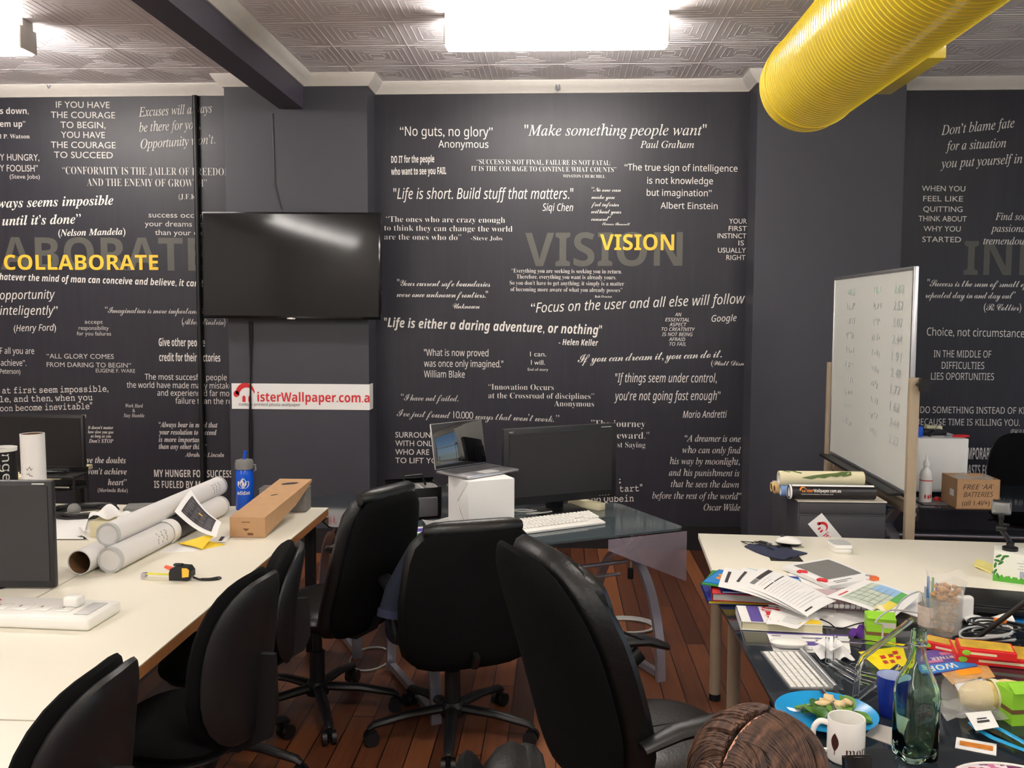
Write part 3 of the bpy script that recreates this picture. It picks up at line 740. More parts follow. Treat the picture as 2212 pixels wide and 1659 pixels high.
task_chair('task_chair', 'black operator chair second along the left desk, rounded shell in three-quarter view', (-1.18, 2.76, 0), facing(-1, .16), h=.53, bw=.42, zb=.43)
task_chair('task_chair', 'black operator chair with an oval back between the shell chair and the mesh chair', (-1.27, 3.36, 0), facing(-1, -.34), h=.47, bw=.40, zb=.40, n=2.3)
task_chair('task_chair', 'dark office chair beyond the battery box at the right edge', (3.05, 6.08, 0), facing(-.2, -1), h=.5, bw=.44, zb=.46)

def arm_loop(t, s, x, mat, z=.655, pad=m_blackpl, L=.27):
    a = MB().tube([(s*(x-.06), -.10, .43), (s*x, -.10, .46), (s*(x+.012), -.07, .56), (s*(x+.004), -.02, z-.035)], [(.024, .012)]*4, 10, flat=(0, 1, 0)).tube([(s*(x+.004), -.02, z-.035), (s*(x+.004), .08, z-.018), (s*x, L-.09, z-.012)], [(.018, .010)]*3, 10).build('armrest', mat, t)
    MB().pillow(.066, L, .034, 3.2, fn=lambda p: Vector((s*(x+.004)+p.x, .045+p.z, z+p.y-.25*max(0, p.z-.06)**2/.1))).build('arm_pad', pad, a)
def manager_chair(name, lab, loc, rz, bw, h, zb, arms=True, seat_z=.455, lean=.09, backmat=m_fabric, a0=.1, top_roll=True):
    t = T(name, lab, 'office chair', loc, rz, None)
    star_base(t, m_blackpl, r=.34, a0=a0)
    MB().pillow(.50, .49, .11, 3.6, fn=lambda p: Vector((p.x, p.z+.02, seat_z+p.y+.02*abs(p.x/.25)**2-.03*max(0, p.z/.24)**2))).build('seat', m_leather, t)
    MB().box((0, 0, .405), (.2, .26, .035), bev=.01).build('mechanism', m_blackpl, t)
    def f(off, cv, sc):
        def g(p):
            zz = p.z/(h/2)
            return Vector((p.x*sc*(1-.12*max(0, zz)+.0*zz), -.25+off+p.y-lean*(zz+1)/2+cv*(p.x/(bw/2))**2-.02*math.cos(zz*PI/2), zb+h/2+p.z*sc))
        return g
    MB().pillow(bw, h, .10, 5.0, fn=f(.03, .03, 1)).build('backrest', m_leather, t)
    MB().pillow(bw, h, .045, 5.0, fn=f(-.03, .03, .97), edge=8).build('back_panel', backmat, t)
    if top_roll:
        MB().tube([f(.0, .03, 1)(Vector((bw/2*q*.78, 0, h/2*.955))) for q in (-1, -.8, -.5, 0, .5, .8, 1)], [.022, .034, .037, .038, .037, .034, .022], 14).build('top_roll', m_leather, t)
    MB().bar([(0, -.08, .405), (0, -.22, .41), (0, -.30, zb+.06), (0, -.31, zb+.09)], .09, .02, up=(1, 0, 0)).build('back_bar', m_blackpl, t)
    if arms:
        for s in (-1, 1): arm_loop(t, s, .26, m_blackpl)
    return t
manager_chair('manager_chair', 'tall black mesh-backed manager chair turned towards the left pier', (-1.045, 3.90, 0), facing(-.88, .47), .48, .62, .40, backmat=m_fabric, a0=.25, lean=.16)
chE = manager_chair('manager_chair', 'broad black fabric-backed chair in the centre facing the glass table', (-.43, 3.72, 0), facing(-.38, .92), .56, .57, .37, backmat=m_fabric, a0=.62, lean=.05)

def executive_chair(name, lab, loc, rz, ztop, zb=.42, bw=.54, lean=.2, arm=True):
    t = T(name, lab, 'office chair', loc, rz)
    star_base(t, m_blackpl, r=.34, a0=.3)
    MB().box((0, 0, .39), (.22, .28, .04), bev=.01).build('mechanism', m_blackpl, t)
    MB().pillow(.54, .54, .14, 3.4, fn=lambda p: Vector((p.x, p.z+.03, .455+p.y-.035*max(0, p.z/.27)**2))).build('seat', m_leather2, t)
    for k in (-1, 0, 1):
        MB().tube([(k*.09, -.16+.045*i, .455+.0705-.005*abs(k)-.035*max(0, (-.19+.045*i)/.27)**2-.012*(i/7)**4) for i in range(8)], .0035, 6).build('seat_seam', m_leather, t)
    h = ztop-zb
    def f(off, cv, sc):
        def g(p):
            zz = p.z/(h/2)
            y = -.26+off+p.y-lean*max(0, (zz+1)/2)**1.3+cv*(abs(p.x)/(bw/2))**2.4
            if zz > .55: y += .10*(zz-.55)**2
            return Vector((p.x*sc*(1-.16*max(0, zz)**2), y, zb+h/2+p.z*sc))
        return g
    MB().pillow(bw, h, .15, 3.4, rings=9, fn=f(.045, .06, 1), edge=3.2).build('backrest', m_leather, t)
    MB().pillow(bw*.96, h*.97, .05, 3.4, fn=f(-.028, .06, 1), edge=8).build('back_panel', m_fabric, t)
    MB().pillow(bw*.90, h*.26, .10, 3.0, fn=lambda p: f(.062, .06, 1)(Vector((p.x, p.y, p.z+h*.335)))).build('headrest', m_leather, t)
    MB().tube([f(.122, .06, 1)(Vector((bw*.46*q, 0, h*.19))) for q in (-1, -.6, -.2, .2, .6, 1)], .004, 6).build('back_seam', m_blackpl, t)
    MB().bar([(0, -.08, .39), (0, -.25, .40), (0, -.292, .46)], .1, .022, up=(1, 0, 0)).build('back_bar', m_blackpl, t)
    if arm:
        for s in (-1, 1):
            a = MB().tube([(s*.25, -.12, .42), (s*.30, -.10, .44), (s*.315, .00, .53), (s*.315, .13, .62)], [(.03, .016)]*4, 12, flat=(0, 1, 0)).build('armrest', m_blackpl, t)
            MB().tube([(s*.31, -.24, .635), (s*.315, -.14, .665), (s*.318, .02, .672), (s*.316, .15, .66), (s*.31, .23, .628)], [(.026, .014), (.036, .019), (.038, .020), (.036, .019), (.022, .012)], 14, flat=(1, 0, 0)).build('arm_pad', m_blackpl, a)
    return t
executive_chair('executive_chair', 'big high-backed leather chair turned right towards the crowded glass desk', (.30, 2.68, 0), facing(.90, .44), 1.12, bw=.58)
executive_chair('executive_chair', 'leather chair under the bending person, one corner showing at the bottom edge', (.225, 1.43, 0), facing(1, .2), 1.04, lean=.1, arm=False)

# ------------------------------------------------------------------ on the left desks
def monitor(name, lab, loc, rz, w, h, z0, mat_screen, tilt=0.0, tick=True):
    t = T(name, lab, 'monitor', loc, rz)
    MB().box((0, .03, z0+h/2), (w, .028, h), bev=.006).box((0, .052, z0+h/2), (w*.6, .03, h*.6), bev=.01).build('housing', m_bezel, t)
    MB().box((0, .0145, z0+h/2+.004), (w-.034, .004, h-.046)).build('screen', mat_screen, t, smooth=False)
    if tick: MB().box((w/2-.05, .0155, z0+h-.011), (.045, .002, .005)).build('logo', m_lgrey, t, smooth=False)
    MB().box((0, .085, z0*.5+.04), (.07, .03, z0+.06), bev=.008).build('stand_neck', m_blackpl, t)
    MB().lathe([(0, .0), (.115, .0), (.115, .008), (.05, .02), (0, .022)], 28, o=(0, .07, 0)).build('stand_base', m_blackpl, t)
    return t
a = aty(109, 1042, 3.2); b = aty(97, 1275, 3.2)
monitor('computer_monitor', 'dark monitor cut by the left edge behind the power board', (a.x-.31, 3.2, ZT), R(2), .60, a.z-b.z, b.z-ZT, m_matt)
a = aty(180, 897, 5.62); b = aty(180, 1038, 5.62)
monitor('computer_monitor', 'black monitor standing against the left mural behind the white upright tube', (a.x-.33, 5.62, ZT), R(-4), .66, a.z-b.z, b.z-ZT, m_screen, tick=False)

def tube_thing(name, lab, p, q, r, mat, cat='poster tube', caps=True, open_end=False, group=None, wall=.004):
    t = T(name, lab, cat, p, 0, group); v = Vector(q)-Vector(p); L = v.length; ax = v.normalized()
    MB().lathe([(r-wall, 0), (r, 0), (r, L), (r-wall, L), (r-wall, .0)] if open_end else [(r, .0), (r, L)], 36, axis=ax, cap=not open_end).build('tube', mat, t)
    if open_end: MB().lathe([(r-wall-.0008, .002), (r-wall-.0008, L-.002)], 36, axis=ax, cap=False).build('lining', m_cardin, t)
    if caps: 
        e = t
        MB().lathe([(0, .004), (r*.80, .004), (r*.86, -.004), (r+.0015, -.004), (r+.002, .014), (r+.0004, .014)], 36, axis=ax).build('end_cap', m_lgrey, e)
        MB().lathe([(r+.0004, L-.014), (r+.002, L-.014), (r+.0015, L+.004), (0, L+.004)], 36, axis=ax).build('end_cap', m_lgrey, e)
    return t, ax, L
m_tube = M('white_tube_card', (228, 226, 224), .55, var=.03)
m_print = M('dark_mural_print', (52, 50, 56), .5)
tr = .049
dv = Vector((.05, 1, 0)).normalized()
p2 = at(238, 1210, ZT+tr); t2, ax, L2 = tube_thing('poster_tube', 'white capped poster tube at the lower right of the pile, with a dark wrap', p2, p2+dv*1.03, tr, m_tube, group='white poster tubes')
MB().lathe([(tr+.0015, .50), (tr+.0015, .76)], 36, axis=ax, cap=False).build('dark_wrap', m_print, t2)
MB().lathe([(tr+.003, .44), (tr+.006, .47), (tr+.004, .50)], 36, axis=ax, cap=False).build('paper_edge', m_paper, t2)
p3 = at(158, 1215, ZT+.048); p3 = Vector((p2.x-.103, p3.y, p3.z))
tube_thing('poster_tube', 'open-ended white poster tube at the lower left of the pile, brown inside', p3, p3+dv*.95, .048, m_tube, caps=False, open_end=True, group='white poster tubes')
zt = ZT+.0485+math.sqrt(max(.001, (tr+.046)**2-.0515**2))
p1 = at(232, 1155, zt); p1.x = (p2.x+p3.x)/2+.002
t1, ax1, L1 = tube_thing('poster_tube', 'white poster tube lying on top of the two lower ones', p1, p1+dv*1.06, .046, m_tube, group='white poster tubes')
def scribble(parent, o, u, v, n, size, seed, mat=None, nrm=None):
    rnd = random.Random(seed); mb = MB()
    for k in range(n):
        c = Vector(o)+Vector(v)*(-k*size*1.5)
        pts = []
        for i in range(9): pts.append(c+Vector(u)*(i*size*.45)+Vector(v)*(rnd.uniform(-.5, .5)*size))
        mb.tube(pts, size*.07, 5)
    return mb.build('handwriting', mat or m_ink, parent)
# handwriting on the two front tubes, following their curved skin
for tt, r, s0, sd in ((t2, tr, .30, 4), (t1, .046, .90, 5)):
    rnd = random.Random(sd); mb = MB()
    for k in range(3):
        pts = []
        for i in range(12):
            s = s0+.035*k+rnd.uniform(-.008, .008); an = R(-12+5.2*i)
            pts.append(dv*s+Vector((math.cos(an)*(r+.0006), 0, math.sin(an)*(r+.0006))))
        for i in range(0, 11, 3): mb.tube(pts[i:i+3], .0009, 5)
    mb.build('handwriting', m_ink, tt)
# upright tubes
b = at(92, 1110, ZT); topz = aty(90, 933, b.y).z
t, _, _ = tube_thing('poster_tube', 'white poster tube standing upright beside the front monitor', (b.x, b.y-.06, ZT), (b.x-.004, b.y-.06, topz), .056, m_tube, caps=False, open_end=True, group='white poster tubes')
scribble(t, (-.035, -.0575+.012, .25), (.9, -.3, 0), (0, 0, 1), 3, .02, 9)
b = aty(2, 966, 3.5)
t = T('mailing_tube', 'black mailing tube with white rim and sideways white letters at the left edge', 'tube', (b.x, 3.5, ZT))
hh = b.z-ZT
MB().lathe([(.0, 0), (.056, 0), (.056, hh-.012)], 36).build('tube', m_blackpl, t)
MB().lathe([(.0565, hh-.014), (.0575, hh), (.051, hh), (.051, hh-.03), (0, hh-.03)], 36).build('white_rim', m_wpl, t)
mb = MB()
line(mb, 'nge', 'ss', lambda x, y: Vector((math.sin((y-.012)/.0568)*.0568+.0, -math.cos((y-.012)/.0568)*.0568, hh-.022-x)), .105, .033)
mb.xf(lambda c: (c.x*math.cos(R(46))-c.y*math.sin(R(46)), c.x*math.sin(R(46))+c.y*math.cos(R(46)), c.z)).build('lettering', m_letter, t, smooth=False)

# curled flyer on the tubes, a dark print with a white border
fl = [aty(377, 1105, 3.98), aty(467, 1160, 3.90), aty(478, 1128, 3.98), aty(412, 1058, 4.12)]
sh = Sheet(fl, lambda u, v: -.02*math.sin(PI*u)+.006*math.sin(PI*v), 24, 20)
f = sh.build('flyer', m_paper, label='curled flyer with a dark print and white border leaning on the poster tubes', cat='flyer')
sh.rects('dark_print', m_print, f, [(.1, .16, .86, .9)], dz=.0012)
rnd = random.Random(3)
sh.rects('printed_text', m_greyink, f, [(x, y, x+rnd.uniform(.07, .16), y+.02) for x in (.14, .32, .5, .66) for y in [.2+.075*i+rnd.uniform(0, .03) for i in range(8)]], dz=.002)
sh.rects('golden_word', m_gold, f, [(.42, .58, .52, .63)], dz=.0024)

# folded yellow envelope and loose sheets
q = lambda u, v, z=ZT+.002: at(u, v, z)
def paper(lab, cs, mat=None, h=None, cat='paper', name='paper_sheet', th=.001, n=8, group=None):
    s = Sheet(cs, h, n, n, th); return s, s.build(name, mat or m_paper, label=lab, cat=cat, group=group)
s, e = paper('folded yellow envelope lying in front of the curled flyer', [q(385, 1174), q(437, 1186), q(487, 1176), q(430, 1164)], m_yellow, lambda u, v: .012*math.sin(PI*u)*(1-v), 'envelope', 'envelope', .002)
Sheet([q(383, 1174, ZT+.008), q(437, 1186, ZT+.006), q(462, 1156, ZT+.035), q(425, 1162, ZT+.03)], lambda u, v: .004*math.sin(PI*u), 6, 6, .001).build('flap', m_yellow, e)
paper('white sheet lying under the yellow envelope beside the tubes', [q(343, 1193), q(420, 1190), q(470, 1160), q(395, 1165)], h=lambda u, v: -.001)
s, e = paper('white printed card between the envelope and the cardboard carrier', [q(468, 1172), q(486, 1172), q(499, 1158), q(478, 1157)], h=lambda u, v: .002)
s.rects('dark_print', m_ink, e, [(.1, .15, .5, .8)])
s, e = paper('large white sheet by the coiled black cable at the back of the left desk', [q(104, 1166), q(180, 1166), q(192, 1118), q(118, 1118)], h=lambda u, v: .004+.01*math.sin(PI*v)*u)
paper('torn white sheet with ragged corner next to the cream tissue box', [q(166, 1160, ZT+.006), q(196, 1166, ZT+.006), q(204, 1140, ZT+.008), q(172, 1138, ZT+.02)], h=lambda u, v: .012*math.sin(4*u+3*v))
b = at(213, 1160, ZT)
t = T('tissue_box', 'small cream tissue box behind the near ends of the poster tubes', 'box', (b.x, b.y+.05, ZT), R(5))
MB().box((0, 0, .035), (.085, .10, .07), bev=.002).build('carton', m_cream, t)
MB().grid(lambda u, v: Vector((-.05+.16*u, -.045+.11*v, .078+.05*math.sin(2.6*u+.4)*math.sin(PI*v*.9+.3)+.012*math.sin(9*u+7*v))), 14, 12, .002).build('tissue', m_paper, t)
b = at(183, 1108, ZT+.012)
MB().tube([(b.x+.15*math.cos(a*.35)*(1+.05*math.sin(a)), b.y+.13*math.sin(a*.35)*(1+.06*math.cos(a*1.3)), ZT+.012+.020*(.5+.5*math.sin(a*.21))) for a in range(92)], .009, 7).build('coiled_cable', m_blackpl, label='coil of thick black cable at the back of the left desk', cat='cable')
b = at(160, 1103, ZT+.045)
t = T('microphone', 'microphone with a grey ball head lying in the coiled cable', 'microphone', (b.x, b.y, ZT+.05))
MB().ball((0, 0, 0), .031, 20, 14).build('grille', m_grey, t)
MB().cyl((.0, .028, -.002), (.02, .17, -.028), .018, .012).build('handle', m_blackpl, t)
b = at(172, 1078, ZT)
t = T('letter_tray', 'black two-tier letter tray with cables in front of the left mural', 'tray', (b.x, 4.62, ZT), R(4))
for z in (.10, .17):
    MB().box((0, 0, z), (.25, .17, .008), bev=.002).box((0, .08, z+.015), (.25, .006, .03)).build('shelf', m_blackpl, t)
for x in (-.12, .12):
    for y in (-.075, .075): MB().cyl((x, y, 0), (x, y, .18), .007, seg=8).build('post', m_blackpl, t)
b2 = Vector((b.x, 4.62, ZT+.115))
MB().lathe([(0, 0), (.004, .004), (.0045, .12), (0, .125)], 10, axis=(1, -.06, 0)).build('pen', m_lgrey, label='pale pen lying on the black letter tray', cat='pen', loc=(b2.x-.03, b2.y-.05, b2.z))
MB().tube([(b.x-.06+.11*math.sin(k*.8), 4.62+.05*math.cos(k*1.1), ZT+.182+.012*math.sin(k*.5)**2) for k in range(24)], .005, 6).build('loose_cable', m_blackpl, label='tangled black cable heaped on top of the letter tray', cat='cable')
b = at(318, 1097, ZT)
MB().box((0, 0, .009), (.20, .13, .018), rot=Matrix.Rotation(R(14), 3, 'Z'), bev=.004).build('tablet', m_grey, label='grey slab tablet behind the poster tubes', cat='tablet', loc=(at(330, 1092, ZT).x, 4.62, ZT))

# bottle with the three-leaf mark
b = at(519, 1106, ZT)
bt = T('water_bottle', 'blue plastic drink bottle with grey lid beside the far tube ends', 'bottle', (b.x, 4.645, ZT))
zb = aty(520, 1012, 4.645).z-ZT
MB().lathe([(0, 0), (.043, 0), (.046, .006), (.046, zb-.03), (.043, zb-.012), (.036, zb)], 36).build('body', m_blue, bt)
ld = MB().lathe([(.040, zb-.002), (.046, zb), (.047, zb+.03), (.042, zb+.045), (.02, zb+.05), (0, zb+.05)], 32).build('lid', m_grey, bt)
MB().tube([(.044, 0, zb+.02), (.058, 0, zb+.02), (.060, 0, zb-.005), (.052, 0, zb-.012)], .005, 8).build('carry_loop', m_grey, ld)
MB().tube([(0, 0, zb+.048), (.004, 0, zb+.07), (.007, 0, zb+.092)], .0085, 12).build('straw', m_blue, bt)
cyl = lambda r, a0: (lambda x, y: Vector((r*math.sin(a0+x/r), -r*math.cos(a0+x/r), y)))
fr = cyl(.0466, R(10))
mb = MB()
for an, sc in ((0, 1.0), (38, .86), (-38, .86)):
    leaf = []
    for i in range(17):
        s = i/16; wdt = .017*math.sin(PI*s)**.8*(1 if an == 0 else .85)
        leaf.append((wdt, .055*s*sc))
    for i in range(15, 0, -1): leaf.append((-leaf[i][0], leaf[i][1]))
    c, s_ = math.cos(R(-an)), math.sin(R(-an))
    keep = [(x*c-y*s_, x*s_+y*c) for x, y in leaf]
    mb.raw([fr(x, .115+y) for x, y in keep], [tuple(range(len(keep)))])
mb.build('leaf_emblem', m_letter, bt, smooth=False)
mb = MB(); 
for k in range(3): mb.grid(lambda a, b_: fr(-.016+.032*a, .114+.006*k+.0022*b_)+Vector((0, -.0006, 0)), 6, 1)
mb.build('emblem_stripes', m_blue, bt, smooth=False)
mb = MB(); line(mb, 'adidas', 'ssb', lambda x, y: fr(x-.034, .083+y), .068, .019); mb.build('lettering', m_letter, bt, smooth=False)

# cardboard carrier resting on a grey tin
t = T('metal_tin', 'scuffed grey tin under the raised end of the cardboard carrier', 'tin', (at(606, 1110, ZT).x, 4.63, ZT), R(1))
m_tin = M('scuffed_tin', (116, 114, 112), .5, var=.5, scale=30)
MB().box((0, 0, .058), (.245, .10, .116), bev=.01).build('body', m_tin, t)
MB().box((0, 0, .118), (.247, .102, .006), bev=.002).build('lid', m_tin, t)
n1, n2 = at(497, 1160, ZT+.002), at(573, 1161, ZT+.002)
h0 = aty(491, 1117, n1.y).z
f1 = Vector((aty(605, 1057, 4.62).x, 4.62, 0)); f2 = Vector((aty(672, 1049, 4.60).x, 4.62, 0))
zf = ZT+.166
t = T('cardboard_carrier', 'long brown cardboard carrier with hand slots, open at its far raised end', 'box', (0, 0, 0))
V = [n1, n2, Vector((n2.x, n2.y, h0)), Vector((n1.x, n1.y, h0)), Vector((f2.x, f2.y, zf)), Vector((f1.x, f1.y, zf)),
     Vector((n2.x+(f2.x-n2.x)*.62, n2.y+(f2.y-n2.y)*.62, ZT+.075)), Vector((n1.x+(f1.x-n1.x)*.62, n1.y+(f1.y-n1.y)*.62, ZT+.075)), Vector((f2.x, f2.y, zf-.012)), Vector((f1.x, f1.y, zf-.012))]
o = MB().raw(V, [(0, 1, 2, 3), (3, 2, 4, 5), (1, 6, 8, 4, 2), (0, 3, 5, 9, 7)]).build('shell', m_card, t, smooth=False)
md = o.modifiers.new('thickness', 'SOLIDIFY'); md.thickness = .004; md.offset = -1
tp = lambda a, b: V[3]*(1-a)*(1-b)+V[2]*a*(1-b)+V[4]*a*b+V[5]*(1-a)*b
for ac, bc, rx, ry in ((.5, .86, .24, .03), (.46, .55, .09, .012)):
    MB().raw([tp(ac+rx*math.cos(2*PI*k/20), bc+ry*math.sin(2*PI*k/20)+.02*math.cos(2*PI*k/20))+Vector((0, 0, .001)) for k in range(20)], [tuple(range(20))]).build('hand_slot', m_ink, t, 'dark hand slot', smooth=False)
fp = lambda a, b: V[0]*(1-a)*(1-b)+V[1]*a*(1-b)+V[2]*a*b+V[3]*(1-a)*b+Vector((0, -.001, 0))
MB().raw([fp(.36, .44), fp(.56, .44), fp(.46, .30)], [(0, 1, 2)]).raw([fp(.5, .1), fp(.66, .1), fp(.66, .22), fp(.5, .22)], [(0, 1, 2, 3)]).raw([fp(.34, .74), fp(.58, .74), fp(.58, .78), fp(.34, .78)], [(0, 1, 2, 3)]).build('printed_marks', m_cardin, t, smooth=False)

# tape measure
b = at(388, 1256, ZT)
t = T('tape_measure', 'black and yellow tape measure with a wrist loop on the left desk', 'tape measure', (b.x, b.y+.02, ZT), R(-3))
MB().prism([(-.042, -.018, .002), (.03, -.018, .002), (.046, -.018, .018), (.046, -.018, .04), (.034, -.018, .056), (-.01, -.018, .058), (-.036, -.018, .046), (-.042, -.018, .03)], (0, .036, 0)).build('case', m_blackpl, t, smooth=False)
MB().prism([(.010, -.0186, .014), (.036, -.0186, .018), (.038, -.0186, .044), (.028, -.0186, .051), (.010, -.0186, .05)], (0, .0372, 0)).build('side_band', m_gold, t, smooth=False)
MB().box((-.012, 0, .059), (.034, .02, .008), bev=.003).build('lock_button', m_blackpl, t)
tp_ = MB().box((-.092, 0, .020), (.10, .019, .0016)).build('blade', M('blade_yellow', (226, 214, 40), .4), t, 'yellow steel blade', smooth=False)
MB().box((-.148, 0, .015), (.018, .021, .016), bev=.002).build('end_hook', m_steel, tp_)
MB().tube(spline([(.046, 0, .012), (.075, -.006, .006), (.11, .0, .004), (.135, .012, .004), (.140, .03, .004), (.128, .034, .004), (.105, .014, .004), (.075, .0, .006)]), .0042, 7).build('wrist_loop', m_blackpl, t)
b = at(368, 1231, ZT)
MB().tube([(b.x-.035, b.y+.035, ZT+.004), (b.x+.02, b.y-.015, ZT+.006)], [(.007, .003), (.010, .004)], 8).build('pencil_stub', M('orange_red_plastic', (236, 88, 60), .5), label='orange-red stub lying behind the tape measure', cat='pencil')

# power board
b = at(184, 1366, ZT); c = at(234, 1312, ZT)
prz = R(-3)
t = T('power_board', 'white power board with a plug in it near the left edge', 'power board', (b.x-.20, b.y+.115, ZT), prz)
MB().box((0, 0, .021), (.43, .20, .040), bev=.010, seg=3).build('body', m_wpl, t)
for k in range(4): 
    s = MB().box((-.14+.075*k, -.01, .0425), (.052, .06, .002), bev=.0008).build('socket', m_wpl, t)
    MB().box((-.14+.075*k-.01, -.005, .0437), (.003, .014, .001)).build('slot', m_ink, s, smooth=False)
MB().box((.165, .0, .0425), (.05, .12, .002), bev=.0008).build('side_label', m_lgrey, t)
MB().box((-.19, .05, .043), (.012, .008, .002)).build('indicator_lamp', m_red, t, smooth=False)
pl = MB().box((.095, .02, .060), (.055, .05, .036), bev=.01, seg=3).build('plug', m_wpl, label='small white cube plug pushed into the power board', cat='plug')
pl.location = t.location; pl.rotation_euler = t.rotation_euler

# ------------------------------------------------------------------ on the glass tables
a = aty(1091, 928, 4.52); b = aty(1336, 913, 4.83)
mon = T('computer_monitor', 'black widescreen monitor on the smoked glass table', 'monitor', ((a.x+b.x)/2, (a.y+b.y)/2, ZT), math.atan2(b.y-a.y, b.x-a.x))
mw = (Vector((a.x, a.y))-Vector((b.x, b.y))).length; mh = a.z-aty(1092, 1097, 4.52).z; z0 = a.z-mh-ZT
MB().box((0, .03, z0+mh/2), (mw, .03, mh), bev=.006).box((0, .055, z0+mh/2), (mw*.6, .04, mh*.6), bev=.012).build('housing', m_bezel, mon)
MB().box((0, .0135, z0+mh/2+.006), (mw-.06, .004, mh-.07)).build('screen', m_matt, mon, smooth=False)
mb = MB(); line(mb, 'NEC', 'ssb', flat((-mw/2+.03, .0145, z0+mh-.022), (1, 0, 0), (0, 0, 1)), .024, .007); mb.build('maker_lettering', m_lgrey, mon, smooth=False)
mb = MB(); mb.box((mw/2-.065, .0145, z0+mh-.016), (.06, .002, .004)); mb.build('model_line', m_lgrey, mon, smooth=False)
for k in range(4): MB().box((mw/2-.1+.018*k, .0145, z0+.014), (.009, .003, .004)).build('button', m_grey, mon, smooth=False)
MB().box((0, .09, .13), (.09, .04, .26), bev=.01).build('stand_neck', m_blackpl, mon)
MB().box((0, .05, .006), (.26, .19, .012), bev=.005).build('stand_base', m_blackpl, mon)

# paper-wrapped box with the laptop on top
cb = aty(1012, 1040, 4.2)
bxz = cb.z-ZT
bw, bd = .235, .27
bo = Vector((cb.x, 4.2, ZT))+gt*(bw/2)+gn*(bd/2)
wb = T('wrapped_box', 'white paper-wrapped box standing under the open laptop', 'box', bo, GA)
MB().box((0, 0, bxz/2), (bw, bd, bxz), bev=.006).build('wrapping', m_paper, wb)
for pts in ([(-bw/2-.0015, bd/2-.01, bxz-.01), (-bw/2-.0015, -bd/2+.01, bxz-.01), (-bw/2-.004, .0, bxz*.52)], [(-bw/2-.0015, -bd/2+.02, .01), (-bw/2-.012, -.02, bxz*.45), (-bw/2-.0015, bd/2-.06, .01)]):
    o = MB().raw(pts, [(0, 1, 2)]).build('folded_flap', m_paper, wb, smooth=False); md = o.modifiers.new('thickness', 'SOLIDIFY'); md.thickness = .002
hl, hr = at(941, 1021, ZT+bxz+.008), at(1052, 1004, ZT+bxz+.008)
lrz = math.atan2(hr.y-hl.y, hr.x-hl.x); lw = (hr-hl).length
lp = T('laptop', 'open silver laptop with mirrored screen on the white wrapped box', 'laptop', (hl+hr)/2, lrz)
lp.location.z = ZT+bxz+.001
MB().box((0, -.115, .009), (lw, .23, .014), bev=.006).build('base', m_alu, lp)
MB().box((0, -.075, .0165), (lw-.04, .11, .0012)).build('keyboard', m_ink, lp, smooth=False)
MB().box((0, -.185, .0163), (.10, .065, .0008)).build('trackpad', m_lgrey, lp, smooth=False)
sc = MB().box((0, 0, .118), (lw, .007, .222), bev=.003).build('lid', m_alu, lp)
m_mirror = M('glossy_laptop_screen', (12, 13, 16), .03, ior=2.3, coat=.5)
MB().box((0, -.0042, .118), (lw-.006, .0012, .216), bev=.0005).build('screen', m_mirror, sc)
sc.rotation_euler = (R(-10), 0, 0); sc.location = (0, .004, .012)

# camera bag
b = at(880, 1128, .684)
bag = T('camera_bag', 'open black camera bag with grey lining left of the wrapped box', 'bag', (b.x+.02, b.y+.10, .684), GA-.1)
hb = .17
MB().lathe([(0, 0), (.95, 0), (1.0, .02), (1.0, hb-.02), (.97, hb), (.90, hb), (.88, hb-.05), (0, hb-.06)], 40, sq=4.5).xf(lambda c: (c.x*.135, c.y*.095, c.z)).build('body', m_blackpl, bag)
MB().lathe([(.87, hb-.048), (.885, hb-.004)], 40, sq=4.5, cap=False).xf(lambda c: (c.x*.132, c.y*.093, c.z+.001)).build('lining', m_lgrey, bag)
for x in (-.045, .035): MB().box((x, 0, hb-.03), (.012, .15, .05), bev=.004).build('divider', m_lgrey, bag)
MB().box((0, -.100, .075), (.20, .02, .10), bev=.008).build('front_pocket', M('grey_cloth', (92, 92, 96), .8, bump=.3), bag)
MB().grid(lambda u, v: Vector((-.13+.26*u, .09+.03*math.sin(PI*v)+.02*v, hb-.01+.03*v)), 10, 6, .008, (0, 1, 0)).build('open_flap', m_blackpl, bag)
MB().tube([(.135, .02, hb-.03), (.17, -.02, hb), (.20, -.10, .09), (.22, -.17, .02), (.19, -.2, .012)], [(.014, .003)]*5, 8).build('shoulder_strap', m_blackpl, bag)
MB().tube([(-.06, .0, hb), (-.05, .0, hb+.05), (.04, .0, hb+.055), (.06, 0, hb)], .006, 8).build('handle', m_blackpl, bag)
m_gbook = M('green_cover', (36, 112, 66), .5)
b = gpt(1.30, 3.79, ZT)
t = T('green_book', 'green book beside the camera bag behind the centre chair', 'book', b, GA-.5)
MB().box((0, 0, .009), (.20, .26, .014)).build('pages', m_paper, t, smooth=False)
MB().box((0, 0, .0175), (.205, .265, .003)).build('cover', m_gbook, t, smooth=False)
MB().box((-.03, .04, .0193), (.08, .004, .0005)).box((-.03, .02, .0193), (.06, .004, .0005)).build('title_lines', m_letter, t, smooth=False)
s, e = paper('white leaflet with a violet print beside the green book', [gpt(1.24, 4.0, ZT+.003), gpt(1.42, 4.0, ZT+.003), gpt(1.44, 4.12, ZT+.003), gpt(1.26, 4.12, ZT+.003)], cat='leaflet', name='leaflet')
s.rects('violet_print', M('violet_print', (70, 60, 150), .5), e, [(.3, .2, .8, .7)])
s, e = paper('crumpled grey plastic sleeve next to the wrapped box', [gpt(1.40, 4.02, ZT+.008), gpt(1.62, 3.98, ZT+.008), gpt(1.66, 4.2, ZT+.01), gpt(1.44, 4.23, ZT+.01)], m_lgrey, lambda u, v: .008*math.sin(7*u+3*v), 'sleeve', 'plastic_sleeve')

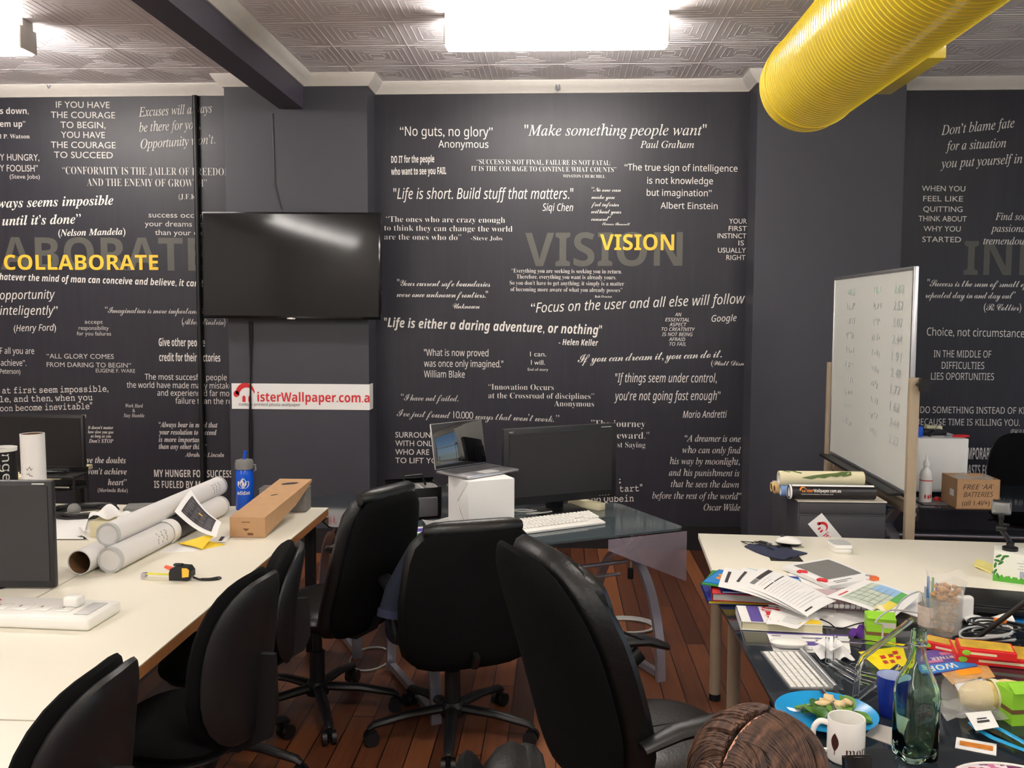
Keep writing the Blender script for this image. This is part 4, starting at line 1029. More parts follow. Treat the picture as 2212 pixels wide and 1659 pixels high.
# white keyboard
k0, k1 = at(1160, 1152, ZT), at(1309, 1133, ZT)
kd = (k1-k0).normalized(); krz = math.atan2(kd.y, kd.x); kl = .45
kc = k1-kd*kl/2+Vector((-kd.y, kd.x, 0))*.085
kb = T('keyboard', 'full-size white keyboard in front of the widescreen monitor', 'keyboard', (kc.x, kc.y, ZT), krz)
tl = R(7)
rx = Matrix.Rotation(tl, 3, 'X')
MB().box((0, 0, .017), (kl, .165, .012), rot=rx, bev=.003).build('tray', m_wpl, kb)
keys = []
for row in range(6):
    y = .062-.025*row; xs = []
    if row == 5: xs = [(-.205, .03), (-.17, .03), (-.135, .03), (-.055, .115), (.02, .03), (.055, .03)]
    else: xs = [(-.213+.0213*i+.0106, .0178) for i in range(14)]
    xs += [(.098+.021*i, .0178) for i in range(3)] if row not in (3, 4) or row == 4 else []
    xs += [(.163+.018*i*1.04, .0158) for i in range(4)] if row else [(.163+.018*i*1.04, .0158) for i in range(4)]
    for x, w_ in xs: keys.append((x, y, w_))
for x, y, w_ in keys[:98]:
    MB().box(rx @ Vector((x, y, .0105))+Vector((0, 0, .017)), (w_, .020, .010), rot=rx, bev=.003, seg=1).build('key', m_wpl, kb)
b0, b1 = at(1230, 1088, ZT), at(1304, 1103, ZT)
MB().box((0, 0, .018), (.22, .05, .036), bev=.003).build('beige_block', m_cream, label='long cream-coloured bar behind the white keyboard', cat='bar', loc=((b0.x+b1.x)/2, (b0.y+b1.y)/2, ZT), rz=math.atan2(b1.y-b0.y, b1.x-b0.x))
for i, (u, v) in enumerate(((1135, 1105), (1165, 1110))):
    b = at(u, v, ZT+.006)
    MB().tube([(b.x+.06*math.cos(k*.42)*(1+.1*i), b.y+.035*math.sin(k*.42+i), ZT+.006+.010*(k % 15)/15) for k in range(34)], .004, 6).build('white_cable', m_lgrey, label='looped white cable lying by the monitor foot, the %s coil' % ('one nearer the wrapped box' if i == 0 else 'one nearer the monitor stand'), cat='cable')
b = at(1112, 1116, ZT)
MB().box((0, 0, .03), (.03, .012, .06), bev=.001).build('yellow_note', m_yellow, label='small yellow note pad standing beside the wrapped box', cat='note', loc=(bo.x+gt.x*.15, bo.y+gt.y*.15-.02, ZT), rz=GA)

# frosted film hanging from the right end of the table
def film(u, v):
    x = 2.12+.43*u; return gpt(x, 3.606-.004, ZT-.014-(.15*(.25+.95*u))*v*1.35)+gn*(-.012*math.sin(PI*u*2)*v)
MB().grid(film, 14, 8, .0012, gn).build('frosted_sheet', m_frost, label='frosted plastic sheet hanging at the right end of the smoked glass table', cat='sheet')

# cable coil and plug on the floor below
b = at(1352, 1352, .008)
MB().tube([(b.x+(.15+.01*(k//20))*math.cos(k*.33), b.y+(.11+.012*(k//20))*math.sin(k*.33), .008+.004*(k//20)) for k in range(46)], .006, 7).build('floor_cable', m_lgrey, label='coil of white cable lying on the floorboards under the glass table', cat='cable')
b = aty(1362, 1240, 4.75)
t = T('hanging_plug', 'black plug dangling on a grey cord below the glass table', 'plug', (b.x, 4.75, .42))
MB().box((0, 0, -.02), (.03, .025, .06), bev=.006).build('plug_body', m_blackpl, t)
MB().tube([(0, 0, .01), (.004, 0, .12), (.0, 0, ZT-.42-.012)], .004, 6).build('cord', m_lgrey, t)
b = at(800, 1422, .008)
MB().tube([(b.x+.10*math.cos(k*.3), b.y+.16*math.sin(k*.3), .007) for k in range(22)], .005, 6).build('floor_cable', m_lgrey, label='thin white cable loop on the floor between the mesh chair and the centre chair', cat='cable')

# jacket hanging on the centre chair
b = aty(872, 1262, 3.60)
t = T('denim_jacket', 'dark blue jacket hung over the left arm of the centre chair', 'jacket', (b.x, 3.60, .32))
MB().pillow(.16, .40, .10, 2.6, fn=lambda p: Vector((p.x*.9+.04*math.sin(p.z*9), p.y+.10+.02*math.sin(p.x*40+p.z*20), .25+p.z))).build('body', m_jean, t)
MB().tube([(.06, .02, .48), (.02, -.02, .40), (-.02, -.03, .32), (-.035, -.05, .24)], [.045, .05, .052, .058], 16, cap=False).build('sleeve', m_jean, t)
MB().tube([(-.033, -.047, .255), (-.037, -.053, .225)], [.061, .062], 18, cap=False).build('cuff', m_navy, t)
# ------------------------------------------------------------------ far right: whiteboard, cabinet, side table
YR, YL = 4.44, 5.80
pr, pl_ = aty(1976, 690, YR), aty(1803, 690, YL)
e = Vector((pr.x-pl_.x, pr.y-pl_.y, 0)); Lb = e.length; wz = math.atan2(e.y, e.x)
zt_, zb_ = aty(1985, 575, YR).z, aty(1966, 1070, YR).z
w = T('whiteboard', 'mobile whiteboard with faint writing on a beige frame', 'whiteboard', ((pr.x+pl_.x)/2, (YR+YL)/2, 0), wz)
hb = zt_-zb_
MB().box((0, 0, (zt_+zb_)/2), (Lb-.02, .014, hb-.02)).build('writing_surface', m_board, w, smooth=False)
for c, d in (((0, 0, zt_-.008), (Lb, .024, .018)), ((0, 0, zb_+.008), (Lb, .024, .018)), ((Lb/2-.008, 0, (zt_+zb_)/2), (.018, .024, hb)), ((-Lb/2+.008, 0, (zt_+zb_)/2), (.018, .024, hb))):
    MB().box(c, d, bev=.003).build('edge_trim', m_alu, w)
MB().box((0, -.045, zb_-.006), (Lb-.1, .075, .014), bev=.003).build('pen_tray', m_blackpl, w)
pz = aty(1985, 815, YR).z
for s in (-1, 1):
    x = s*(Lb/2+.034)
    MB().box((x, -.004, (pz+.06)/2), (.034, .045, pz-.06), bev=.003).build('post', m_beige, w)
    MB().box((x, .10, .075), (.045, .42, .035), bev=.004).build('foot', m_beige, w)
    for q in (-1, 1): 
        MB().cyl((x-.012, .10+q*.18, .03), (x+.012, .10+q*.18, .03), .029).box((x, .10+q*.18, .052), (.008, .02, .03)).build('caster', m_blackpl, w)
    kn = MB()
    n = 24
    kn.prism([(x+s*.026, .028+(.030+.006*math.cos(6*2*PI*k/n))*math.cos(2*PI*k/n), pz-.03+(.030+.006*math.cos(6*2*PI*k/n))*math.sin(2*PI*k/n)) for k in range(n)], (s*.03, 0, 0)).cyl((x+s*.02, .028, pz-.03), (x+s*.03, .028, pz-.03), .012)
    kn.build('clamp_knob', m_blackpl, w)
MB().box((0, .028, zb_-.075), (Lb, .03, .06), bev=.003).build('cross_bar', m_beige, w)
for dz in (.055, .095):
    MB().cyl((Lb/2+.034, .028, zb_-.16+dz), (Lb/2+.038, .028, zb_-.16+dz), .011).build('bolt', m_blackpl, w)
m_mark = M('faint_marker', (172, 178, 180), .5); m_mark2 = M('faint_green_marker', (176, 198, 184), .5)
rnd = random.Random(11)
for k, (num, mt) in enumerate([('2.63', m_mark2), ('2.52', m_mark), ('3.07', m_mark), ('2.44', m_mark), ('1.91', m_mark), ('2.48', m_mark), ('1.77', m_mark), ('1.62', m_mark), ('2.44', m_mark), ('2.22', m_mark)]):
    z = zt_-.12-.083*k
    mb = MB(); line(mb, num, 'in', flat((.40, -.0085, z), (1, 0, -.02), (.15, 0, 1)), .14, .045)
    for cx, n_ in ((.10, 4), (-.38, 5)):
        for i in range(n_):
            x = cx+.034*i+rnd.uniform(-.004, .004)
            pts = [(x+rnd.uniform(-.012, .012), -.0085, z+rnd.uniform(0, .045)) for _ in range(4)]
            mb.tube(pts, .0016, 4)
    mb.build('faint_writing', mt, w, smooth=False)

cx0, cx1 = at(1725, 1082, .865), at(1915, 1084, .865)
cab = T('filing_cabinet', 'dark grey cabinet with a slanted sticker behind the white desk', 'cabinet', ((cx0.x+cx1.x)/2, cx0.y+.27, 0))
cw = cx1.x-cx0.x
m_cab = M('dark_grey_metal', (58, 57, 62), .5)
MB().box((0, 0, .43), (cw, .52, .86), bev=.004).build('body', m_cab, cab)
MB().box((0, 0, .8625), (cw+.004, .53, .005)).build('top_sheet', M('paper_top', (206, 198, 184), .6, var=.1, scale=5), cab, smooth=False)
for z0, z1 in ((.06, .42), (.43, .795), (.805, .855)):
    MB().box((0, -.262, (z0+z1)/2), (cw-.012, .012, z1-z0), bev=.003).build('drawer', m_cab, cab)
yf = cx0.y+.27-.2695
A, B_ = aty(1775, 1108, yf), aty(1745, 1132, yf)
stv = (aty(1822, 1165, yf)-A).normalized(); stu = (B_-A)
stw = stu.length; stu.normalize(); Ls = .36
st = T('sticker', 'white slanted sticker with a red emblem on the cabinet front', 'sticker', (0, 0, 0))
S0 = A+Vector((0, -.001, 0))
MB().raw([S0, S0+stu*stw, S0+stu*stw+stv*Ls, S0+stv*Ls], [(0, 1, 2, 3)]).build('label', m_paper, st, smooth=False)
fr = flat(S0+Vector((0, -.0012, 0))+stv*.028+stu*stw*.76, stv, -stu)
mb = MB(); emblem(mb, None, fr, .050); mb.build('emblem', m_red, st, smooth=False)
mb = MB(); line(mb, 'isterWallpaper', 'ssb', flat(S0+Vector((0, -.0012, 0))+stv*.088+stu*stw*.76, stv, -stu), .22, .028); mb.build('lettering', m_red, st, smooth=False)
# rolls on the cabinet
ztop = .8655
def roll(name, lab, u0, u1, v, r, mat, y, z, inner=m_paper, dx=0):
    a = aty(u0, v, y); b = aty(u1, v, y)
    t = T(name, lab, 'wallpaper roll', (a.x, y, z), 0, 'wallpaper rolls on the cabinet')
    L = b.x-a.x
    MB().lathe([(r*.72, 0), (r, 0), (r, L), (r*.72, L), (r*.72, 0)], 32, axis=(1, .02, 0), cap=False).build('roll', mat, t)
    MB().lathe([(r*.715, .002), (r*.715, L-.002)], 32, axis=(1, .02, 0), cap=False).build('inside', inner, t)
    return t, L
yb = cx0.y
m_rollblack = M('black_printed_roll', (30, 28, 32), .35)
t, L = roll('wallpaper_roll', 'black wallpaper roll with orange and white lettering on the cabinet', 1704, 1890, 1056, .034, m_rollblack, yb+.05, ztop+.034)
MB().grid(lambda u, v: Vector((.012+(L-.02)*u, .0345*math.sin(R(10-40*v)), .0345*math.cos(R(10-40*v)))), 2, 8).build('white_strip', m_paper, t)
MB().lathe([(.0345, -.001), (.0352, .004), (.0345, .008)], 32, axis=(1, .02, 0), cap=False).build('paper_edge', m_paper, t)
frc = lambda x0: (lambda x, y: Vector((x0+x, -.0346*math.cos(R(18)+(y-.006)/.0346), .0346*math.sin(R(18)+(y-.006)/.0346))))
m_orange = M('orange_print', (240, 138, 40), .5)
mb = MB(); emblem(mb, None, frc(.045), .028); line(mb, 'ister', 'ssb', frc(.076), .030, .015); mb.build('orange_lettering', m_orange, t, smooth=False)
mb = MB(); line(mb, 'Wallpaper.com.au', 'ssb', frc(.108), .128, .015); line(mb, 'custom printed wallpaper, and photo walls', 'ssbi', lambda x, y: frc(.05)(x, y-.012), .15, .0045); mb.build('white_lettering', m_letter, t, smooth=False)
roll('wallpaper_roll', 'pale blue wallpaper roll next to the black printed one on the cabinet', 1686, 1860, 1052, .026, M('pale_blue_roll', (130, 164, 214), .5), yb+.115, ztop+.026)
roll('wallpaper_roll', 'tan kraft paper roll with a brown inside on the cabinet', 1673, 1830, 1046, .023, M('kraft_paper', (206, 170, 116), .7), yb+.168, ztop+.023, m_cardin)
roll('wallpaper_roll', 'tan roll with a ragged end rearmost on the cabinet', 1666, 1850, 1038, .024, M('kraft_paper_pale', (214, 186, 134), .7), yb+.222, ztop+.024, m_cardin)
t, L = roll('wallpaper_roll', 'cream roll printed with a big green leaf on top of the other rolls', 1682, 1865, 1030, .036, m_cream, yb+.138, ztop+.083)
m_leaf = M('leaf_print', (84, 104, 52), .55, var=.2)
lf = [(.10, 15), (.16, 35), (.21, 48), (.27, 60), (.30, 84), (.345, 86), (.34, 40), (.30, 28), (.29, 36), (.27, 24), (.24, 30), (.21, 14), (.18, 18), (.15, 4)]
MB().raw([Vector((min(x, L-.01), -.0364*math.cos(R(a)), .0364*math.sin(R(a)))) for x, a in lf], [tuple(range(len(lf)))]).build('leaf_print', m_leaf, t, smooth=False)
for x, a0, a1 in ((.02, 84, 66), (.05, 88, 76), (.075, 70, 54)): MB().tube([Vector((x, -.0366*math.cos(R(a0)), .0366*math.sin(R(a0)))), Vector((x+.03, -.0366*math.cos(R(a1)), .0366*math.sin(R(a1))))], .0025, 6).build('stem_print', m_leaf, t)

# on the side table
zT = ZT
b = at(2088, 1070, zT)
pc = T('computer_tower', 'plain white computer box on the side table behind the whiteboard post', 'computer', (b.x-.20, b.y+.15, zT))
hpc = aty(2088, 948, b.y).z-zT
MB().box((0, 0, hpc/2+.008), (.40, .30, hpc-.016), bev=.004).build('case', m_wpl, pc)
for sx, sy in A4: MB().cyl((sx*.17, sy*.12, 0), (sx*.17, sy*.12, .01), .012, seg=10).build('foot', m_blackpl, pc)
ztp = zT+hpc
b0 = Vector((b.x-.20, b.y+.15, ztp))
for nm, lab, cat, ox, oy, d, mt, rz in (('blue_case', 'small blue case at the left on the white computer box', 'case', -.06, -.05, (.05, .08, .06), m_blue, .2), ('black_wallet', 'flat black case on top of the white computer box', 'case', .06, .03, (.14, .10, .03), m_blackpl, .1), ('yellow_label', 'yellow-topped small box at the rear of the white computer box', 'box', .10, .10, (.09, .05, .045), m_cream, 0)):
    MB().box((0, 0, d[2]/2), d, bev=.004).build(nm, mt, label=lab, cat=cat, loc=b0+Vector((ox, oy, 0)), rz=rz)
t = T('pliers', 'red-handled pliers lying on the white computer box', 'pliers', b0+Vector((.13, -.09, .007)), .2)
for s in (-1, 1): MB().tube([(0, 0, 0), (.03, s*.012, 0), (.06, s*.018, 0), (.10, s*.012, 0)], [(.005, .004), (.007, .005), (.008, .005), (.006, .005)], 8).build('handle', m_red, t)
MB().tube([(-.045, 0, 0), (-.02, 0, 0), (0, 0, 0)], [(.003, .003), (.008, .004), (.008, .004)], 8).build('jaws', m_steel, t)
t = T('screwdriver', 'dark screwdriver leaning across the top of the white computer box', 'screwdriver', b0+Vector((.0, -.1, .012)), .9)
MB().lathe([(0, 0), (.01, .003), (.011, .07), (.006, .08), (0, .08)], 12, axis=(1, 0, .28)).build('handle', m_blackpl, t)
MB().cyl((.076, 0, .021), (.19, 0, .053), .003, seg=8).build('shaft', m_steel, t)
b = at(1998, 1088, zT)
t = T('squeeze_bottle', 'tall white squeeze bottle with red drops beside the whiteboard post', 'bottle', (b.x+.012, b.y+.03, zT))
MB().lathe([(0, 0), (.029, 0), (.032, .006), (.032, .15), (.026, .175), (.014, .19), (.014, .20)], 28).build('body', m_wpl, t)
MB().lathe([(.015, .198), (.017, .20), (.016, .222), (.006, .236), (.004, .262), (0, .262)], 20).build('nozzle', m_wpl, t)
MB().lathe([(.0325, .055), (.0325, .11)], 28, cap=False).build('label_band', m_paper, t)
MB().lathe([(.0327, .122), (.0327, .127)], 28, cap=False).build('red_line', m_red, t)
mb = MB(); 
for a in (-.4, .1, .5): mb.raw([Vector((.0329*math.sin(a+.14*math.cos(2*PI*k/12)), -.0329*math.cos(a+.14*math.cos(2*PI*k/12)), .035+.012*math.sin(2*PI*k/12)+.008*abs(a))) for k in range(12)], [tuple(range(12))])
mb.build('red_drops', m_red, t, smooth=False)
b = at(2008, 1082, zT)
MB().lathe([(0, 0), (.018, .002), (.021, .014), (.012, .028), (0, .03)], 18).build('bottle_top', m_red, label='small red round cap beside the squeeze bottle', cat='cap', loc=(b.x+.028, b.y-.03, zT))
MB().grid(lambda u, v: Vector((-.16+.34*u, -.12+.2*v, .006+.004*math.sin(6*u)*math.sin(5*v))), 10, 8, .005).build('folded_mat', M('speckled_mat', (120, 112, 112), .9, var=.5, scale=90), label='speckled grey cloth mat under the squeeze bottle', cat='mat', loc=(b.x+.08, b.y+.0, zT))
n1, n2 = at(2066, 1100, zT), at(2160, 1102, zT)
bx = T('cardboard_box', 'open cardboard box marked FREE AA BATTERIES on the side table', 'box', ((n1.x+n2.x)/2, n1.y+.10, zT), math.atan2(n2.y-n1.y, n2.x-n1.x)+R(1))
bw_ = (n2-n1).length; bh = aty(2110, 1036, n1.y).z-zT
for c, d in (((0, -.098, bh/2), (bw_, .004, bh)), ((0, .098, bh/2), (bw_, .004, bh)), ((-bw_/2+.002, 0, bh/2), (.004, .2, bh)), ((bw_/2-.002, 0, bh/2), (.004, .2, bh)), ((0, 0, .003), (bw_, .2, .006))):
    MB().box(c, d).build('panel', m_card, bx, smooth=False)
mb = MB()
m_marker = M('marker_pen', (52, 36, 28), .7)
for s_, x0, z0, wd in (('FREE ‘AA’', -.078, bh*.66, .155), ('BATTERIES', -.074, bh*.41, .15), ('(all 1.4V+)', -.080, bh*.12, .14)):
    line(mb, s_, 'ssi', flat((x0, -.1006, z0), (1, 0, .03), (.05, 0, 1)), wd, .026)
mb.build('handwriting', m_marker, bx, smooth=False)
MB().box((-bw_/2-.0006, -.04, bh*.5), (.001, .05, .035)).build('side_label', m_paper, bx, smooth=False)
MB().grid(lambda u, v: Vector((-.10+.2*u, -.085+.17*v, bh-.008+.016*math.sin(13*u+5*v)*math.sin(9*v+4*u))), 18, 14).build('plastic_bag', m_film, label='crinkled clear plastic bag filling the battery box', cat='bag', loc=bx.location, rz=bx.rotation_euler.z)

# tissue box, sticky notes, camera on its mount
n1 = at(2144, 1254, ZT)
tb = T('tissue_box', 'white tissue box with green leaves and grass on the white desk', 'box', (n1.x+.1376, n1.y-.003, ZT), R(-26))
th = aty(2143, 1192, n1.y).z-ZT
MB().box((0, 0, th/2), (.25, .115, th), bev=.002).build('carton', M('pale_carton', (236, 238, 226), .5, var=.02), tb)
m_gr = M('grass_green', (84, 168, 52), .5)
gpts = [(-.125, 0)]+[(-.125+.25*k/40, .022-.010*(k/40)+(.005 if k % 2 else 0)+.004*math.sin(k*1.7)) for k in range(41)]+[(.125, 0)]
MB().raw([(x, -.0581, z) for x, z in gpts], [tuple(range(len(gpts)))]).build('grass_print', m_gr, tb, smooth=False)
m_dg = M('leaf_green', (60, 124, 50), .5)
mb = MB()
for cx, cz, an in ((-.108, th-.014, 30), (-.094, th-.022, 60), (-.112, th-.032, -10), (-.10, th-.04, 40), (-.118, th-.05, 80), (-.084, th-.012, 10), (-.118, th-.075, 60), (-.108, th-.09, 110)):
    c, s = math.cos(R(an)), math.sin(R(an))
    mb.raw([(cx+(.012*math.cos(q)*c-.0045*math.sin(q)*s), -.0582, cz+(.012*math.cos(q)*s+.0045*math.sin(q)*c)) for q in [2*PI*k/12 for k in range(12)]], [tuple(range(12))])
mb.build('leaf_print', m_dg, tb, smooth=False)
mb = MB()
for k, wd in enumerate((.05, .09, .075, .085, .05)): mb.box((.0, -.0578, th*.80-.011*k), (wd, .001, .003))
mb.build('printed_text', m_lgrey, tb, smooth=False)
for x in (-.02, .03): MB().box((x, -.0578, th*.32), (.03, .001, .024)).build('picture_print', M('pack_picture', (168, 172, 190), .5, var=.4, scale=200), tb, smooth=False)
MB().ball((0, 0, 0), (.03, .001, .012)).build('logo_oval', m_blue, tb).location = (.075, -.058, .02)
s, e = paper('stack of pale yellow sticky notes beside the tissue box', [at(2103, 1224, ZT+.006), at(2142, 1236, ZT+.006), at(2150, 1220, ZT+.006), at(2110, 1212, ZT+.006)], M('pale_yellow_paper', (240, 228, 140), .6), lambda u, v: .01*(1-u), 'notes', 'sticky_notes', .006)
zc = ZT+th
cm = T('action_camera', 'small silver action camera on a black arm above the tissue box', 'camera', (n1.x+.075, n1.y+.03, zc), R(-20))
MB().cyl((0, 0, 0), (0, 0, .012), .028).cyl((0, 0, .01), (0, 0, .03), .014).build('suction_base', m_blackpl, cm)
MB().tube([(0, 0, .026), (-.012, -.004, .05), (-.036, -.008, .082)], .009, 10).build('lower_arm', m_blackpl, cm)
MB().cyl((-.052, -.008, .084), (-.016, -.008, .084), .011).build('pivot', m_blackpl, cm)
MB().tube([(-.036, -.008, .084), (-.036, -.008, .125)], .008, 10).build('upper_arm', m_blackpl, cm)
MB().box((-.022, -.008, .10), (.03, .012, .010), bev=.003).build('thumb_screw', m_blackpl, cm)
cz = aty(2165, 1098, n1.y+.03).z-zc
MB().box((-.036, -.008, cz-.034), (.02, .014, .02), bev=.003).build('mount_tab', m_blackpl, cm)
MB().box((-.036, 0, cz), (.066, .034, .05), bev=.006, seg=3).build('clear_case', m_clear, cm)
MB().box((-.036, .002, cz), (.056, .022, .04), bev=.003).build('body', m_lgrey, cm)
MB().box((-.038, -.0185, cz-.002), (.040, .002, .026), bev=.001).build('rear_screen', m_grey, cm)
MB().box((-.036, .0, cz+.026), (.060, .02, .006), bev=.002).build('top_latch', m_blackpl, cm)

# ------------------------------------------------------------------ on the white desk
b = at(1700, 1185, ZT)
s, e = paper('black square pad under the navy pouch on the white desk', [at(1665, 1210, ZT+.003), at(1735, 1212, ZT+.003), at(1706, 1178, ZT+.003), at(1650, 1178, ZT+.003)], m_blackpl, cat='mouse pad', name='mouse_pad', th=.003)
a, c = at(1617, 1180, ZT), at(1718, 1204, ZT)
t = T('drawstring_pouch', 'navy drawstring pouch with a usb stick on the white desk', 'pouch', (a.x, a.y, ZT+.004), math.atan2(c.y-a.y, c.x-a.x))
Lp = (c-a).length
MB().grid(lambda u, v: Vector((Lp*u, (v-.5)*(.03+.15*math.sin(PI*min(1, .5*u+.08))**1.2), .018*math.sin(PI*min(.98, u*.9+.08))*math.sin(PI*v)+.003*math.sin(23*u+14*v)*math.sin(PI*v)+.001)), 22, 16, .004).build('cloth', m_navy, t)
for k in range(4): MB().tube([(.03+.03*i, -.02+.014*k+.012*math.sin(i*1.3+k*2), .020+.004*math.sin(i+k)) for i in range(5)], .0022, 6).build('cord', m_blackpl, t)
MB().tube([(0, 0, .004), (-.035, .012, .004), (-.055, .02, .004), (-.03, .035, .004), (-.005, .045, .006)], .0022, 6).build('loop_cord', m_blackpl, t)
usb = MB().box((.03, .065, .009), (.045, .018, .010), bev=.004).build('usb_stick', m_blackpl, t)
MB().box((.060, .065, .009), (.018, .013, .006)).build('usb_connector', m_steel, usb, smooth=False)
def mouse(lab, u, v, z, rz, L=.105, w_=.058, h=.034, base=m_blackpl):
    b = at(u, v, z); t = T('computer_mouse', lab, 'mouse', b, rz)
    MB().lathe([(0, .004), (.80, .004), (.96, .010), (1.0, .016)], 30, sq=2.6).xf(lambda c: (c.x*L/2, c.y*w_/2, c.z)).build('base', base, t)
    MB().lathe([(1.0, 0), (.97, .25), (.86, .55), (.62, .85), (.3, .98), (0, 1.0)], 30, sq=2.6, cap=False).xf(lambda c: (c.x*L/2, c.y*w_/2, .014+(h-.014)*c.z*(1-.25*c.x**2))).build('shell', m_wpl, t)
    return t
t = mouse('white mouse with a black base beside the navy pouch', 1703, 1178, ZT+.001, R(-20), .115, .064, .040)
MB().tube([(-.035, -.004, .040), (-.02, -.004, .0425)], .004, 8).build('wheel', m_blackpl, t)
b = at(1818, 1193, ZT)
t = T('media_box', 'small glossy white box on the white desk right of the mouse', 'device', (b.x, b.y+.03, ZT), R(4))
MB().lathe([(0, 0), (.88, 0), (.95, .004), (.95, .012), (.90, .014), (.90, .018), (1.0, .022), (1.0, .032), (.95, .036), (0, .036)], 40, sq=5).xf(lambda c: (c.x*.042, c.y*.055, c.z)).build('body', m_wpl, t)
MB().lathe([(0, .0362), (.93, .0362)], 40, sq=5, cap=False).xf(lambda c: (c.x*.042, c.y*.055, c.z)).build('top_panel', m_lgrey, t)
# print-out with grey block and clips
pc_ = [at(1690, 1222, ZT+.02), at(1792, 1266, ZT+.02), at(1890, 1248, ZT+.02), at(1788, 1205, ZT+.02)]
s, e = paper('thick white document with a big grey block on the white desk', pc_, h=lambda u, v: .004*math.sin(PI*u), cat='document', name='document', th=.016)
s.rects('grey_block', m_grey, e, [(.08, .16, .80, .93)])
s.rects('printed_text', m_greyink, e, [(.88, .2, .90, .6), (.93, .2, .95, .45)])
s, e = paper('white sheets sticking out under the thick document', [at(1700, 1240, ZT+.004), at(1770, 1276, ZT+.004), at(1860, 1262, ZT+.004), at(1755, 1222, ZT+.004)], th=.003)
for u, v, an in ((1733, 1236, -20), (1776, 1254, -30)):
    b = at(u, v, ZT+.025)
    MB().tube([(-.02, 0, 0), (-.01, 0, .002), (.012, 0, .002), (.02, 0, 0)], [(.004, .003), (.008, .005), (.008, .005), (.004, .003)], 8).build('red_clip', m_red, label='red plastic clip on the thick document, the %s one' % ('upper' if v < 1240 else 'lower'), cat='clip', group='red clips', loc=b, rz=R(an))
b = at(1888, 1249, ZT+.024)
t = T('binder_clip', 'orange binder clip on the corner of the thick document', 'clip', b, R(10))
MB().prism([(-.012, -.012, -.009), (.014, -.012, -.006), (.014, -.012, .006), (-.012, -.012, .010)], (0, .024, 0)).build('clamp', M('orange_clip', (236, 120, 70), .4), t, smooth=False)
MB().tube([(-.010, -.006, .010), (-.03, -.007, .012), (-.034, 0, .012), (-.03, .007, .012), (-.010, .006, .010)], .0014, 6).build('wire_handle', m_steel, t)
# ------------------------------------------------------------------ on the black glass desk
def book(name, lab, cat, c, w_, d, h, rz, cover, pages=m_paper, group=None, spine=True):
    """lying book: w_ along local x (spine on the -x side), d along local y"""
    t = T(name, lab, cat, c, rz, group)
    MB().box((.002, 0, h/2), (w_-.006, d-.006, h-.003)).build('pages', pages, t, smooth=False)
    MB().box((0, 0, h-.001), (w_, d, .002)).box((0, 0, .001), (w_, d, .002)).box((-w_/2+.001, 0, h/2), (.002, d, h)).build('cover', cover, t, smooth=False)
    return t
m_kblue = M('picture_cover_blue', (40, 130, 206), .4, var=.15, scale=12)
m_kgreen = M('picture_cover_green', (70, 160, 70), .4, var=.2, scale=14)
m_korange = M('orange_print_cover', (244, 156, 36), .45)
m_catblue = M('deep_blue_cover', (38, 58, 150), .4)
m_violet = M('violet_cover', (92, 74, 150), .45)
m_spink = M('checked_notebook_cover', (196, 172, 176), .6, var=.25, scale=200)
def top_shapes(t, name, mat, shapes, z):
    mb = MB()
    for pts in shapes: mb.raw([(x, y, z) for x, y in pts], [tuple(range(len(pts)))])
    return mb.build(name, mat, t, smooth=False)
def blob(cx, cy, rx, ry, n=14, wob=.15, s=0): return [(cx+rx*math.cos(2*PI*k/n)*(1+wob*math.sin(3*k+s)), cy+ry*math.sin(2*PI*k/n)*(1+wob*math.cos(2*k+s))) for k in range(n)]
c0 = at(1625, 1300, ZT)
rb = R(-8)
book('book', 'blue and yellow book at the very bottom of the stack on the desk corner', 'book', (c0.x-.01, c0.y+.06, ZT+.001), .30, .21, .014, rb+R(6), m_catblue, m_yellow)
book('catalogue', 'thick grey-paged catalogue in the middle of the stack on the desk corner', 'catalogue', (c0.x+.02, c0.y+.05, ZT+.0155), .31, .23, .026, rb, m_red, m_lgrey)
t = book('catalogue', 'blue-covered catalogue directly under the picture books', 'catalogue', (c0.x+.04, c0.y+.055, ZT+.042), .30, .22, .008, rb+R(4), m_catblue, m_paper)
t = book('picture_book', 'lowest green-edged picture book of the stack on the desk corner', 'book', (c0.x-.03, c0.y+.07, ZT+.0505), .24, .19, .005, rb+R(-14), m_kgreen, group='picture books')
t = book('picture_book', 'blue picture book with an orange cover print, left on the stack', 'book', (c0.x-.025, c0.y+.065, ZT+.056), .23, .18, .004, rb+R(-20), m_kblue, group='picture books')
top_shapes(t, 'cover_print', m_korange, [blob(-.04, .02, .05, .045), blob(-.06, -.02, .03, .02, s=2)], .0045)
top_shapes(t, 'pale_print', m_cream, [blob(.03, -.06, .07, .014, s=1)], .0046)
t = book('picture_book', 'pale blue picture book half under the printed forms', 'book', (c0.x+.045, c0.y+.075, ZT+.0605), .22, .17, .004, rb+R(-34), M('sky_cover', (150, 204, 232), .4, var=.15), group='picture books')
top_shapes(t, 'cover_print', m_kgreen, [[(.0, -.08), (.09, -.08), (.09, -.03), (.0, -.04)]], .0045)
top_shapes(t, 'yellow_print', m_yellow, [blob(.05, -.055, .03, .012)], .0048)
zf = ZT+.07
fA = [at(1597, 1263, zf), at(1744, 1332, zf-.02), at(1806, 1298, zf-.02), at(1646, 1226, zf)]
